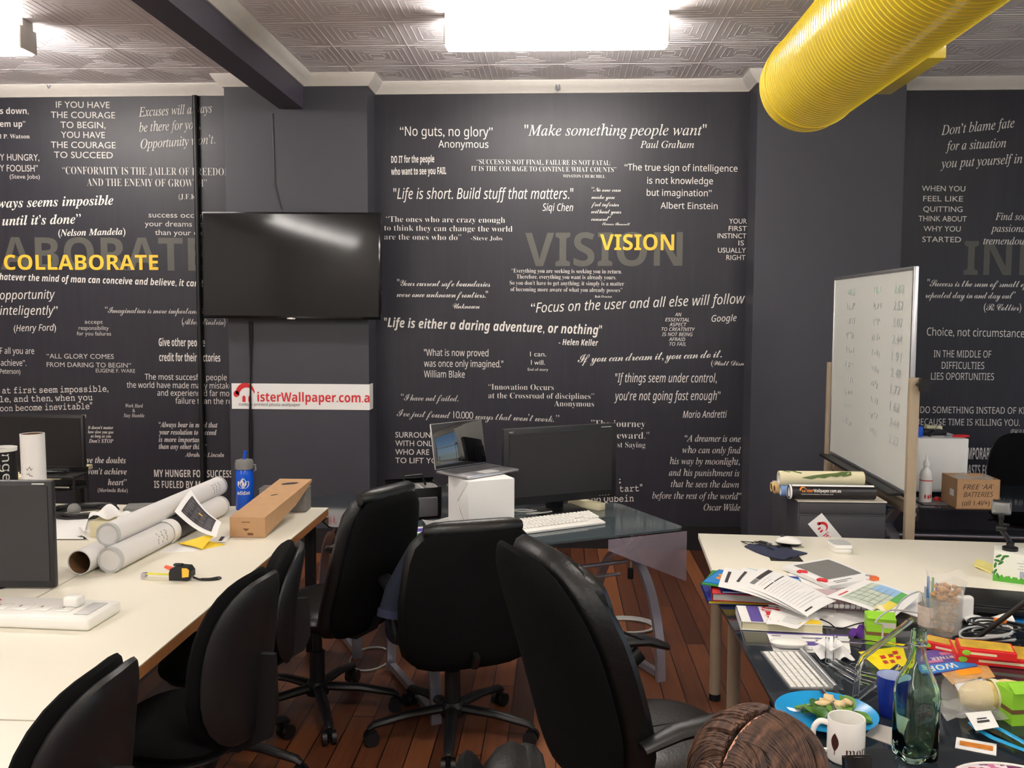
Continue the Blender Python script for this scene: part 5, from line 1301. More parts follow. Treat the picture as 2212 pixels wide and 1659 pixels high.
for k, lab in ((2, 'lowest printed form of the three fanned over the picture books'), (1, 'middle printed form of the three fanned over the picture books'), (0, 'topmost printed form lying over the picture books and papers')):
    sh_ = Vector((-.035*k, .015*k, -.003*k))
    c = sum(fA, Vector())/4; rot = Matrix.Rotation(R(7*k), 3, 'Z')
    s = Sheet([c+rot@(p-c)+sh_ for p in fA], lambda u, v: .012*math.sin(PI*u)+.004*math.sin(PI*v), 12, 6, .0008)
    f = s.build('printed_form', m_paper, label=lab, cat='form', group='printed forms')
    s.rects('heading_bars', m_ink, f, [(.06, .22, .10, .78)] if k else [(.10, .40, .17, .98), (.33, .12, .345, .48), (.33, .52, .345, .92), (.92, .1, .94, .34)])
    if not k:
        s.rects('grey_box', m_grey, f, [(.10, .16, .17, .38)])
        rnd = random.Random(5)
        s.rects('printed_rows', m_lgrey, f, [(.40+.045*i, .08, .405+.045*i, .08+rnd.uniform(.45, .85)) for i in range(11)]+[(.22, .2, .226, .75), (.27, .2, .275, .6)])
s, e = paper('map print-out in blue, green and yellow beside the printed forms', [at(1784, 1288, zf-.012), at(1925, 1338, zf-.03), at(1984, 1290, zf-.03), at(1868, 1252, zf-.012)], h=lambda u, v: .008*math.sin(PI*u), cat='map', name='map_sheet')
m_map = M('map_print', (196, 208, 190), .6, var=.3, scale=60); m_mapb = M('map_blue', (150, 190, 224), .6, var=.12, scale=40)
s.rects('map_print', m_map, e, [(.18, .10, .74, .92)]); s.rects('map_sea', m_mapb, e, [(.34, .66, .74, .92)], dz=.0010)
s.rects('map_green', M('map_green', (96, 172, 92), .6), e, [(.74, .50, .88, .92)]); s.rects('map_yellow', M('map_yellow', (240, 222, 96), .6), e, [(.74, .10, .88, .5)])
s.rects('map_roads', m_greyink, e, [(.22+.11*i, .14+.05*(i % 2), .226+.11*i, .85) for i in range(5)]+[(.2, .2+.15*i, .7, .208+.15*i) for i in range(4)], dz=.0013)
s.rects('map_title', m_red, e, [(.10, .14, .13, .38)])
paper('white sheet reaching right from under the map print-out', [at(1880, 1300, ZT+.03), at(1990, 1335, ZT+.012), at(1992, 1278, ZT+.02), at(1930, 1272, ZT+.03)])
c = at(1812, 1318, ZT)
t = book('spiral_notebook', 'pinkish checked spiral notebook under the map print-out', 'notebook', (c.x+.02, c.y+.03, ZT+.022), .22, .17, .016, R(-6), m_spink)
for k in range(12): MB().tube([(-.1+.018*k, -.085+.006*math.cos(q), .010+.009*math.sin(q)) for q in [2*PI*i/8 for i in range(8)]], .0012, 5, closed=True).build('ring', m_ink, t)
paper('white sheet spread on the black desk under the spiral notebook', [at(1730, 1345, ZT+.003), at(1850, 1358, ZT+.003), at(1905, 1312, ZT+.003), at(1790, 1302, ZT+.003)], th=.002)
paper('white sheets piled under the printed forms at the desk edge', [at(1660, 1305, ZT+.012), at(1800, 1330, ZT+.006), at(1815, 1290, ZT+.012), at(1690, 1278, ZT+.016)], th=.008)
s, e = paper('black sheet of card between the white sheets and the green tea box', [at(1775, 1380, ZT+.0015), at(1860, 1400, ZT+.0015), at(1868, 1372, ZT+.0015), at(1826, 1342, ZT+.0015)], m_print, cat='card', name='black_card')
# book with the big red letters
c = at(1680, 1347, ZT)
t = book('book', 'white book with big red letters and a violet band near the desk edge', 'book', (c.x, c.y, ZT+.001), .255, .165, .028, R(-5), m_paper, m_cream)
top_shapes(t, 'violet_band', m_violet, [[(-.095, -.08), (-.055, -.08), (-.055, .08), (-.095, .08)]], .0286)
mb = MB()
for i, chh in enumerate('SEL'): line(mb, chh, 'sb', flat((-.046, .040-.050*i, .0288), (1, 0, 0), (0, 1, 0)), .062, .042)
mb.build('red_letters', m_red, t, smooth=False)
top_shapes(t, 'yellow_corner', m_yellow, [[(.05, -.08), (.125, -.08), (.125, -.04), (.09, -.03)]], .0287)
s, e = paper('torn white form lying on the book with red letters', [at(1655, 1348, ZT+.032), at(1722, 1356, ZT+.032), at(1760, 1332, ZT+.032), at(1668, 1318, ZT+.032)], h=lambda u, v: .003*math.sin(5*u+2*v))
s.rects('printed_text', m_greyink, e, [(.05, .3, .08, .34), (.3, .22, .33, .26)]+[(.4, .3+.1*i, .9, .315+.1*i) for i in range(5)])
# calendar sheets with a mouse on them
s, e = paper('violet and white calendar sheets under the white mouse', [at(1672, 1408, ZT+.003), at(1838, 1410, ZT+.003), at(1832, 1372, ZT+.003), at(1656, 1366, ZT+.003)], th=.002, cat='calendar', name='calendar_sheet')
s.rects('violet_bands', m_violet, e, [(.0, .92, 1, 1), (.30, .34, .86, .56)]); s.rects('printed_text', m_greyink, e, [(.05, .80, .16, .84), (.42, .72, .62, .78), (.08, .1, .7, .13)])
mouse('white mouse lying on the violet calendar sheets', 1703, 1398, ZT+.004, R(-4), .112, .056, .026, m_lgrey)
b = at(1795, 1415, ZT)
MB().grid(lambda u, v: Vector((-.045+.10*u, -.05+.10*v, .006+.035*math.sin(PI*u)*math.sin(PI*v)+.012*math.sin(11*u+6*v)*math.sin(PI*u))), 16, 14, .002).build('crumpled_tissue', m_paper, label='crumpled white tissue behind the wireless keyboard', cat='tissue', loc=b)
paper('small white receipt leaning on the crumpled tissue', [at(1760, 1388, ZT+.04), at(1795, 1404, ZT+.045), at(1826, 1390, ZT+.05), at(1785, 1374, ZT+.05)], h=lambda u, v: .004*math.sin(4*u), cat='receipt', name='receipt')
# aluminium keyboard
kA, kB, kC = at(1659, 1415, ZT), at(1707, 1493, ZT), at(1806, 1486, ZT)
ka = Vector((kB.x-kA.x, kB.y-kA.y, 0)); kLn = .28; kang = math.atan2(ka.y, ka.x)+R(4)
uK = Vector((math.cos(kang), math.sin(kang), 0)); vK = Vector((-uK.y, uK.x, 0))
kc = kB-uK*kLn/2+vK*.065
t = T('keyboard', 'slim aluminium keyboard with white keys in front of the plate', 'keyboard', (kc.x, kc.y, ZT), kang)
MB().prism([(-kLn/2, -.065, .001), (kLn/2, -.065, .001), (kLn/2, .065, .001), (-kLn/2, .065, .001)], (0, 0, .006)).build('tray', m_alu, t, smooth=False)
for row in range(6):
    y = -.052+.0182*row
    n_ = 14 if row not in (0,) else 11
    x = -kLn/2+.008
    for i in range(n_):
        w_ = (kLn-.016)/n_ if row else ((kLn-.016)*.36 if i == 4 else (kLn-.016)*.064)
        MB().box((x+w_/2, y, .0082), (w_-.0032, .0150 if row < 5 else .009, .0028), bev=.0012, seg=1).build('key', m_wpl, t)
        x += w_
MB().cyl((-kLn/2, .060, .008), (kLn/2, .060, .008), .009).build('battery_tube', m_alu, t)
# clear acrylic stand
t = T('acrylic_stand', 'clear bent acrylic stand in the middle of the black desk', 'stand', (0, 0, 0))
A = lambda u, v, z=ZT+.008: at(u, v, z)
rt = .0062
hi = .085
def bar_(pts, r=rt): MB().tube(pts, r, 10).build('bar', m_clear, t)
p_a, p_b, p_c, p_d = A(1788, 1430), A(1850, 1505), A(1945, 1455), A(1990, 1390)
bar_([A(1786, 1428)+Vector((0, 0, .07)), A(1786, 1428), A(1860, 1470), A(1930, 1490)])
bar_([A(1803, 1425)+Vector((0, 0, .07)), A(1803, 1425), A(1862, 1455), A(1930, 1470)])
bar_([A(1848, 1512), A(1852, 1500)+Vector((0, 0, .07)), A(1862, 1490)+Vector((0, 0, .09)), A(1965, 1415)+Vector((0, 0, .105))], .008)
bar_([A(1848, 1512), A(1865, 1505)+Vector((0, 0, .01)), A(1940, 1455)+Vector((0, 0, .02))], .008)
bar_([A(1762, 1402)+Vector((0, 0, .03)), A(1880, 1408)+Vector((0, 0, .03)), A(1960, 1418)+Vector((0, 0, .03))])
MB().prism([A(1862, 1490)+Vector((0, 0, .09)), A(1965, 1415)+Vector((0, 0, .105)), A(1965, 1412)+Vector((.012, .012, .105)), A(1862, 1486)+Vector((.012, .012, .09))], (0, 0, -.004)).build('ledge', m_clear, t, smooth=False)

def tea_box(lab, p, rz, open_=True):
    t = T('tea_box', lab, 'box', p, rz, 'lime green tea boxes')
    w_, d, h = .085, .07, .085
    MB().box((0, 0, h/2), (w_, d, h), bev=.001).build('carton', m_green, t, smooth=False)
    MB().box((0, 0, h*.42), (w_+.001, d+.001, h*.13)).build('brown_band', M('tea_band', (110, 82, 48), .6), t, smooth=False)
    MB().box((.02, -d/2-.0006, h*.76), (.04, .001, .016)).build('barcode_label', m_lgrey, t, smooth=False)
    MB().box((0, -d/2+.01, h+.006), (w_-.004, .034, .0015), rot=Matrix.Rotation(R(28), 3, 'X')).build('lid_flap', m_green, t, smooth=False)
    if open_: MB().grid(lambda u, v: Vector((-.025+.05*u, .0+.03*v, h+.002+.018*math.sin(PI*u)+.006*math.sin(8*u+5*v))), 8, 6, .001).build('tea_bags', m_cream, t)
    return t
b = at(1908, 1395, ZT)
tea_box('open lime green tea box beside the pen cup', (b.x, b.y+.035, ZT), R(-12))
b = at(2205, 1566, ZT)
tea_box('lime green tea box at the right edge behind the blue strap', (b.x+.01, b.y+.03, ZT), R(8), False)
b = at(1866, 1376, ZT)
MB().grid(lambda u, v: Vector((-.04+.08*u, -.02+.05*v, .004+.03*math.sin(PI*u)*math.sin(PI*v)+.012*math.sin(14*u)*math.sin(9*v+1))), 16, 10, .003).build('purple_cloth', M('purple_cloth', (84, 36, 130), .8), label='small heap of purple ribbon left of the green tea box', cat='ribbon', loc=b)

# glass cup of pens and a jar with a bag of dried snacks
def jar(name, lab, p, r, h, mat):
    t = T(name, lab, 'jar', p)
    MB().lathe([(0, 0), (r*.94, 0), (r, .006), (r, h), (r-.003, h), (r-.003, .01), (0, .01)], 32).build('glass', mat, t)
    return t
m_haze = M('hazy_glass', (204, 204, 196), .12, alpha=.24, var=0)
b = at(2008, 1362, ZT)
t = jar('pen_cup', 'clear cup of pens left of the snack jar', (b.x, b.y, ZT), .036, .115, m_haze)
MB().lathe([(.0372, .02), (.0372, .085)], 30, cap=False).build('paper_sleeve', M('printed_sleeve', (206, 190, 178), .6, var=.25, scale=60), t)
for i, (mt, dx, dy, h, lb) in enumerate(((m_kblue, -.012, 0, .165, 'blue pencil'), (m_kgreen, .008, .008, .160, 'green pencil'), (m_violet, .02, -.006, .145, 'violet pen'), (m_lgrey, -.02, .01, .13, 'grey pen'))):
    MB().lathe([(0, 0), (.0045, .01), (.0045, h-.012), (.004, h)], 8, axis=(dx*2.2, dy*2, 1)).build('pencil', mt, label=lb+' standing in the clear pen cup', cat='pencil', group='pens in the cup', loc=(b.x+dx*.5, b.y+dy*.5, ZT+.012))
b = at(2045, 1374, ZT)
t = jar('snack_jar', 'hazy glass jar holding a bag of dried snacks', (b.x, b.y, ZT), .043, .12, m_haze)
m_snack = M('dried_snack', (176, 128, 70), .7, var=.5, scale=60)
rnd = random.Random(8); mb = MB()
for k in range(170):
    z = rnd.uniform(.012, .158); rr = .034 if z < .12 else .040
    a = rnd.uniform(0, 2*PI); q = rr*rnd.uniform(.3, 1)
    mb.ball((q*math.cos(a)-.008, q*math.sin(a), z), (rnd.uniform(.006, .011), rnd.uniform(.004, .009), rnd.uniform(.004, .010)), 7, 5)
sn = mb.build('dried_snacks', m_snack, label='dried snack pieces in the plastic bag inside the jar', cat='snacks', kind='stuff', loc=(b.x, b.y, ZT))
MB().grid(lambda u, v: Vector(((.040+.022*v**2+.006*math.sin(9*u*PI+4*v))*math.cos(2*PI*u)-.006, (.040+.018*v**2+.005*math.sin(7*u*PI))*math.sin(2*PI*u), .03+.165*v+.012*math.sin(6*PI*u)*v)), 40, 12).build('snack_bag', m_film, label='clear plastic bag sticking up out of the snack jar', cat='bag', loc=(b.x, b.y, ZT))
b = at(2082, 1345, ZT)
t = T('power_adapter', 'rounded white power adapter behind the snack jar', 'adapter', (b.x, b.y+.02, ZT), R(12))
MB().box((0, 0, .042), (.075, .03, .084), bev=.010, seg=3).build('body', m_wpl, t)
MB().tube([(0, 0, .084), (.0, 0, .10), (-.008, 0, .108), (-.012, 0, .098), (-.012, 0, .084)], .004, 6).build('cable_hook', m_wpl, t)
# dark closed laptop and sheets at the right
b = at(2135, 1318, ZT)
t = T('closed_laptop', 'closed black laptop behind the snack jar', 'laptop', (b.x+.05, b.y-.02, ZT+.02), R(-14))
MB().box((0, 0, .012), (.30, .21, .022), bev=.005).build('base', m_blackpl, t)
MB().box((0, 0, .026), (.30, .21, .006), bev=.003).build('lid', m_blackpl, t)
MB().box((0, -.0, -.01), (.2, .12, .02)).build('rubber_stand', m_blackpl, t, smooth=False)
paper('blue sheet lying at the right edge behind the cables', [at(2170, 1345, ZT+.004), at(2230, 1350, ZT+.004), at(2235, 1322, ZT+.004), at(2180, 1320, ZT+.004)], m_kblue)
paper('white sheet at the right edge beyond the closed laptop', [at(2178, 1310, ZT+.012), at(2250, 1320, ZT+.012), at(2250, 1288, ZT+.012), at(2180, 1290, ZT+.012)])
b = at(2128, 1345, ZT)
MB().grid(lambda u, v: Vector((-.07+.15*u, -.04+.08*v, .006+.022*math.sin(PI*v)*(.4+.6*u)+.006*math.sin(8*u))), 12, 8, .003).build('napkin', m_paper, label='folded white napkin right of the power adapter', cat='napkin', loc=b)
rnd = random.Random(21)
for i in range(9):
    cx_, cy_ = rnd.uniform(2095, 2200), rnd.uniform(1352, 1398); b = at(cx_, cy_, ZT)
    a0 = rnd.uniform(0, 6); ra, rb_ = rnd.uniform(.05, .13), rnd.uniform(.02, .05); n_ = rnd.randint(14, 26); ro = rnd.uniform(-.5, .5)
    pts = []
    for k in range(n_):
        q = a0+k*.36; x, y = ra*math.cos(q)*(1+.05*k/n_), rb_*math.sin(q)
        pts.append((b.x+x*math.cos(ro)-y*math.sin(ro)+.02, b.y+x*math.sin(ro)+y*math.cos(ro), ZT+.005+.003*i+.006*abs(math.sin(k*.5))))
    MB().tube(pts, .0032, 6).build('tangled_cable', m_lgrey if i % 3 == 0 else m_blackpl, label='%s cable in the tangle right of the snack jar' % ('pale grey' if i % 3 == 0 else 'black'), cat='cable', group='pale cables of the tangle' if i % 3 == 0 else 'black cables of the tangle')
a, b = at(2098, 1376, ZT+.02), aty(2215, 1300, 2.75)
t = T('lamp_arm', 'black metal lamp arm rising to the right over the tangled cables', 'lamp', (a.x, a.y, ZT))
MB().cyl((0, 0, 0), (0, 0, .012), .045, seg=24).build('foot', m_blackpl, t)
MB().tube([(0, 0, .01), (.03, -.01, .035), (b.x-a.x, b.y-a.y, b.z-ZT), (b.x-a.x+.2, b.y-a.y-.05, b.z-ZT+.15)], .008, 10).build('arm', m_blackpl, t)
b = at(2160, 1346, ZT+.03)
MB().box((0, 0, .008), (.035, .022, .014), bev=.004).build('orange_connector', M('orange_plastic', (226, 120, 40), .5), label='small orange connector on the cable tangle', cat='connector', loc=b)
pts = [at(1905, 1385, ZT+.03), at(1890, 1345, ZT+.11), at(1925, 1318, ZT+.115), at(1990, 1325, ZT+.08), at(2000, 1345, ZT+.12)]
MB().tube(spline([pts[0], pts[0]+Vector((0, 0, .05)), pts[1], pts[2], pts[3]]), .0026, 6).build('earphone_cable', m_lgrey, label='thin white cable looping over the green tea box', cat='cable')
pts = [at(1935, 1375, ZT+.004), at(1925, 1350, ZT+.04), at(1945, 1300, ZT+.08), at(1985, 1278, ZT+.09), at(1998, 1300, ZT+.10)]
MB().tube(spline(pts), .0026, 6).build('earphone_cable', m_lgrey, label='thin white cable arching from the tea box to the pen cup', cat='cable')
pts = [at(1640+130, 1352, ZT+.012), at(1770, 1338, ZT+.02), at(1790, 1345, ZT+.02), at(1812, 1358, ZT+.008), at(1850, 1348, ZT+.008), at(1880, 1342, ZT+.01)]
MB().tube(spline(pts), .0022, 6).build('thin_cable', m_blackpl, label='thin black cable curling over the white sheets', cat='cable')

# leaflets, red game boxes, magazine
s, e = paper('bright yellow leaflet with red pictures beside the acrylic stand', [at(1904, 1450, ZT+.002), at(1962, 1436, ZT+.002), at(1950, 1395, ZT+.002), at(1854, 1408, ZT+.002)], M('vivid_yellow_print', (246, 222, 28), .4), cat='leaflet', name='leaflet')
rnd = random.Random(2)
s.rects('red_pictures', m_red, e, [(x, y, x+.13, y+.16) for x, y in ((.3, .25), (.5, .22), (.34, .5), (.55, .5), (.72, .35), (.70, .62))]); s.rects('brown_pictures', m_cardin, e, [(x, y, x+.07, y+.10) for x, y in ((.33, .3), (.53, .26), (.6, .55))], dz=.001)
s, e = paper('violet brochure with upside-down lettering by the red game boxes', [at(1998, 1458, ZT+.004), at(2112, 1438, ZT+.004), at(2068, 1400, ZT+.004), at(1965, 1408, ZT+.004)], m_violet, cat='brochure', name='brochure', th=.003)
s.rects('blue_band', m_kblue, e, [(0, 0, 1, .34)]); s.rects('pink_print', M('pink_print', (200, 120, 160), .5), e, [(.2, .42, .5, .52), (.55, .7, .8, .85)])
mb = MB(); line(mb, 'WOR', 'ssb', lambda x, y: s.p(.66-x, .29-y, .0012), .56, .22)
line(mb, 'PARTNER', 'ssb', lambda x, y: s.p(.92-x, .64-y, .0012), .62, .13); mb.build('white_letters', m_letter, e, smooth=False)
s, e = paper('food magazine with a tan cover under the violet brochure', [at(2058, 1478, ZT+.001), at(2150, 1462, ZT+.001), at(2130, 1432, ZT+.001), at(2020, 1440, ZT+.001)], M('food_cover', (206, 158, 100), .45, var=.4, scale=30), cat='magazine', name='magazine', th=.003)
s.rects('orange_picture', m_korange, e, [(.3, .35, .8, .75)])
s, e = paper('white leaflet poking out under the snack packet', [at(2076, 1505, ZT+.001), at(2130, 1490, ZT+.001), at(2120, 1462, ZT+.001), at(2062, 1478, ZT+.001)], cat='leaflet', name='leaflet')
def game_box(lab, u, v, z, w_, d, h, rz):
    b = at(u, v, z); t = T('game_box', lab, 'box', (b.x, b.y, z), rz, 'red game boxes')
    MB().box((0, 0, h/2), (w_, d, h), bev=.0015).build('carton', m_redbox, t, smooth=False)
    MB().box((0, .004, h+.0004), (w_-.012, d-.02, .0008)).build('top_picture', M('game_picture', (206, 170, 60), .35, var=.6, scale=26), t, smooth=False)
    mb = MB(); mb.box((-.01, -d/2-.0006, h*.5), (w_*.45, .001, h*.28)); mb.build('side_lettering', m_cream, t, smooth=False)
    MB().ball((-w_/2+.02, -d/2, h*.5), (.012, .0012, h*.34), 12, 8).build('side_badge', m_green, t)
    return t
game_box('long red game box at the left, underneath the other two', 2070, 1408, ZT+.001, .20, .07, .022, R(-38))
game_box('wide red game box lowest at the right edge', 2160, 1425, ZT+.001, .26, .13, .025, R(-14))
game_box('small red game box on top of the wide red one', 2128, 1412, ZT+.0265, .15, .09, .024, R(-16))

# snack packet, wrapper, strap
a, b = at(2078, 1505, ZT+.04), at(2200, 1500, ZT+.045)
t = T('snack_packet', 'clear packet of pale rice crackers lying on the black desk', 'packet', (a.x, a.y, ZT+.042), math.atan2(b.y-a.y, b.x-a.x))
Lq = (b-a).length
MB().lathe([(0, -.005), (.020, .0), (.034, .02), (.040, .05), (.038, Lq*.5), (.040, Lq*.8), (.034, Lq)], 24, axis=(1, 0, 0)).xf(lambda c: (c.x, c.y*(1+.04*math.sin(60*c.x)), c.z*(1+.05*math.cos(45*c.x)))).build('crackers', M('rice_cracker', (220, 196, 134), .6, var=.2, scale=50, bump=.4, bs=70), t)
MB().lathe([(.0412, Lq*.50), (.0425, Lq*.56), (.0412, Lq*.62)], 24, axis=(1, 0, 0), cap=False).build('paper_band', m_cream, t)
MB().grid(lambda u, v: Vector((Lq*(.66+.2*u), -.0425*math.cos(R(20+30*v)), .0425*math.sin(R(20+30*v)))), 4, 4).build('label', m_lgrey, t)
MB().lathe([(.052+.0, -.03), (.045, -.008), (.044, .03), (.046, Lq*.4)], 24, axis=(1, 0, 0), cap=False).xf(lambda c: (c.x, c.y*(1+.06*math.sin(80*c.x+30*c.z)), c.z*.95)).build('film', m_film, t)
b = at(2115, 1545, ZT)
MB().grid(lambda u, v: Vector((-.10+.22*u, -.05+.10*v, .004+.018*abs(math.sin(5*u+4*v))*math.sin(PI*u)+.008*math.sin(17*u+3*v)**2)), 20, 12).build('plastic_wrapper', m_film, label='empty clear plastic wrapper in front of the snack packet', cat='wrapper', loc=b)
s, e = paper('white label card lying on the clear wrapper', [at(2108, 1578, ZT+.028), at(2158, 1570, ZT+.028), at(2140, 1535, ZT+.03), at(2085, 1540, ZT+.03)], cat='label', name='label_card')
s.rects('printed_text', m_ink, e, [(.25, .35, .75, .48), (.3, .55, .7, .62)])
c1 = [at(u, v, ZT+.012) for u, v in ((2098, 1562), (2108, 1556), (2130, 1562), (2165, 1578), (2205, 1600), (2240, 1622), (2232, 1628), (2190, 1612), (2145, 1594), (2112, 1576))]
MB().tube(c1, [(.003, .008)]*len(c1), 8, closed=True, flat=(0, 0, 1)).build('blue_strap', M('cyan_plastic', (30, 150, 200), .4), label='flat bright blue plastic strap forming a long loop at the right edge', cat='strap')
s, e = paper('white sticker card with a red and yellow strip at the bottom right', [at(2063, 1615, ZT+.002), at(2152, 1632, ZT+.002), at(2153, 1607, ZT+.002), at(2066, 1592, ZT+.002)], th=.0012, cat='card', name='sticker_card')
s.rects('colour_strip', M('food_strip', (214, 120, 40), .5, var=.8, scale=60), e, [(.1, .3, .92, .72)])
c = at(2140, 1722, ZT)
t = T('floral_pouch', 'floral pink and purple pouch with white piping at the bottom right corner', 'pouch', (c.x+.02, c.y-.02, ZT))
fl_ = NT('floral_cloth'); vo = fl_.new('ShaderNodeTexVoronoi'); fl_.link(fl_.coord(), vo.inputs['Vector']); vo.inputs['Scale'].default_value = 70
sp_ = fl_.new('ShaderNodeSeparateColor'); fl_.link(vo.outputs['Color'], sp_.inputs[0])
rp_ = fl_.ramp(sp_.outputs[0], [(0, lin((110, 40, 90))), (.22, lin((170, 60, 70))), (.42, lin((226, 206, 214))), (.62, lin((196, 110, 150))), (.82, lin((80, 40, 90)))])
rp_.node.color_ramp.interpolation = 'CONSTANT'; fl_.link(rp_, fl_.b.inputs['Base Color']); fl_.set(Roughness=.9); m_floral = fl_.m
MB().lathe([(0, 0), (.9, 0), (1, .03), (.97, .05), (0, .055)], 40, sq=2.6).xf(lambda c: (c.x*.105, c.y*.07, c.z)).build('cloth', m_floral, t)
MB().tube([(.100*math.cos(2*PI*k/40), .066*math.sin(2*PI*k/40), .052) for k in range(40)], .0032, 8, closed=True).build('piping', m_wpl, t)
b = at(1858, 1652, ZT)
t = T('mobile_phone', 'black mobile phone standing at the bottom edge right of the mug', 'phone', (b.x-.045, b.y-.12, ZT), R(6))
MB().box((0, 0, .035), (.062, .011, .084), rot=Matrix.Rotation(R(-12), 3, 'X'), bev=.004, seg=3).build('body', m_blackgl, t)
MB().box((0, .022, .02), (.03, .04, .04), bev=.01).build('phone_stand', m_blackpl, t)

# blue plate with salad and fork
pa, pb = at(1672, 1535, ZT+.012), at(1891, 1545, ZT+.012)
pcx = (pa+pb)/2; prad = (pb-pa).length/2
pcx.y = at(1785, 1545, ZT+.012).y
t = T('plate', 'bright blue plastic plate with salad leftovers', 'plate', (pcx.x, pcx.y, ZT))
m_plate = M('blue_plate', (28, 146, 206), .22, var=.04)
MB().lathe([(0, .003), (prad*.62, .003), (prad*.70, .006), (prad*.92, .018), (prad, .022), (prad*1.0, .024), (prad*.92, .0205), (prad*.70, .009), (prad*.60, .006), (0, .006)], 48).build('dish', m_plate, t)
m_sal = [M('salad_leaf', (92, 140, 52), .4, var=.3, scale=40), M('dark_salad_leaf', (54, 98, 34), .4, var=.3, scale=40)]
rnd = random.Random(31)
for k in range(22):
    a = rnd.uniform(0, 2*PI); q = prad*.52*math.sqrt(rnd.random()); cx_, cy_ = .02+q*math.cos(a), -.005+q*math.sin(a)*.8; ro = rnd.uniform(0, 6.3); L_, W_ = rnd.uniform(.026, .044), rnd.uniform(.013, .022); z0 = .010+.0016*k*rnd.uniform(.5, 1); cv = rnd.uniform(.004, .014); cc, ss_ = math.cos(ro), math.sin(ro)
    def leaf(u, v, L_=L_, W_=W_, z0=z0, cv=cv, cx_=cx_, cy_=cy_, cc=cc, ss_=ss_):
        x = (u-.5)*2*L_; y = (v-.5)*2*W_*math.sin(PI*min(.98, u*.92+.05))**.7
        return Vector((cx_+x*cc-y*ss_, cy_+x*ss_+y*cc, z0+cv*math.sin(PI*u)+.004*(2*v-1)**2))
    MB().grid(leaf, 8, 4, .0008).build('salad_leaf', m_sal[k % 2], label='green salad leaf on the blue plate', cat='leaf', group='salad leaves', loc=(pcx.x, pcx.y, ZT))
m_chick = M('cooked_meat', (222, 196, 150), .6, var=.2, scale=50, bump=.4)
for k in range(8):
    a = rnd.uniform(0, 6.3)
    MB().ball((0, 0, 0), (rnd.uniform(.012, .022), rnd.uniform(.009, .016), rnd.uniform(.006, .010)), 12, 8).xf(lambda c: c*(1+.22*math.sin(310*c.x+5*k)*math.cos(270*c.y+3*k))).build('food_piece', m_chick, label='pale cooked piece of food among the salad', cat='food', group='food pieces on the plate', loc=(pcx.x+.025+.03*math.cos(a), pcx.y+.01+.022*math.sin(a), ZT+.032+.002*k), rz=a)
for k in range(3):
    MB().ball((0, 0, 0), (.013, .010, .007), 12, 8).build('carrot_piece', M('carrot', (214, 120, 50), .5), label='orange carrot piece at the edge of the salad', cat='food', group='carrot pieces', loc=(pcx.x+.012*k+.005, pcx.y-.035, ZT+.022))
def cutlery(lab, p, q, fork=True):
    t = T('fork' if fork else 'knife', lab, 'fork' if fork else 'knife', p, math.atan2(q.y-p.y, q.x-p.x))
    L_ = (Vector((q.x, q.y))-Vector((p.x, p.y))).length; dz = q.z-p.z
    MB().tube([(0, 0, 0), (.03, 0, dz*.25+.004), (L_*.5, 0, dz*.5+.003), (L_, 0, dz)], [(.010, .0025), (.004, .002), (.004, .0025), (.008, .003)], 10, flat=(0, 1, 0)).build('handle', m_chrome, t)
    if fork:
        for y in (-.0075, -.0025, .0025, .0075): MB().tube([(.002, y, 0), (-.02, y, -.004), (-.042, y, .002)], [(.0016, .0013)]*3, 6).build('tine', m_chrome, t)
    return t
cutlery('steel fork resting on the left rim of the blue plate', at(1735, 1530, ZT+.024), at(1800, 1520, ZT+.03))
cutlery('steel knife handle leaning from the salad to the keyboard', at(1808, 1535, ZT+.045), at(1775, 1490, ZT+.03), False)

# mug
b = at(1826, 1640, ZT)
mh_ = aty(1826, 1549, b.y).z-ZT; mr = .0415
t = T('mug', 'white mug with a brown leaf beside the glass bottle', 'mug', (b.x, b.y+.0, ZT), 0)
MB().lathe([(0, .002), (mr-.006, 0), (mr-.001, .004), (mr, .010), (mr, mh_-.002), (mr-.0015, mh_), (mr-.0035, mh_-.001), (mr-.004, .012), (mr-.01, .008), (0, .008)], 44).build('cup', M('white_ceramic', (240, 238, 232), .18, var=.02), t)
ha = R(172)
hd = Vector((math.cos(ha), math.sin(ha), 0))
hp_ = spline([hd*(mr-.001)+Vector((0, 0, mh_*.84)), hd*(mr+.016)+Vector((0, 0, mh_*.86)), hd*(mr+.029)+Vector((0, 0, mh_*.70)), hd*(mr+.029)+Vector((0, 0, mh_*.44)), hd*(mr+.016)+Vector((0, 0, mh_*.22)), hd*(mr-.001)+Vector((0, 0, mh_*.18))])
MB().tube(hp_, [(.007, .005)]*len(hp_), 12).build('handle', M('white_ceramic_handle', (240, 238, 232), .18, var=.02), t)
fm = lambda a0: (lambda x, y: Vector(((mr+.0004)*math.sin(a0+x/mr), -(mr+.0004)*math.cos(a0+x/mr), y)))
m_brown = M('brown_print', (70, 34, 28), .5)
g_ = fm(R(-52)); n_ = 12
lf = [(.0098*math.sin(PI*k/n_)**.9, .030+.042*k/n_) for k in range(n_+1)]
mb = MB(); mb.grid(lambda u, v: g_(lf[round(u*n_)][0]*(2*v-1), lf[round(u*n_)][1]), n_, 6); mb.tube([g_(0, .022), g_(0, .031)], .0008, 5); mb.build('leaf_print', m_brown, t, smooth=False)
mb = MB(); line(mb, 'more', 'sr', lambda x, y: fm(R(-18))(x, y+.022), .062, .026); mb.build('lettering', m_brown, t, smooth=False)

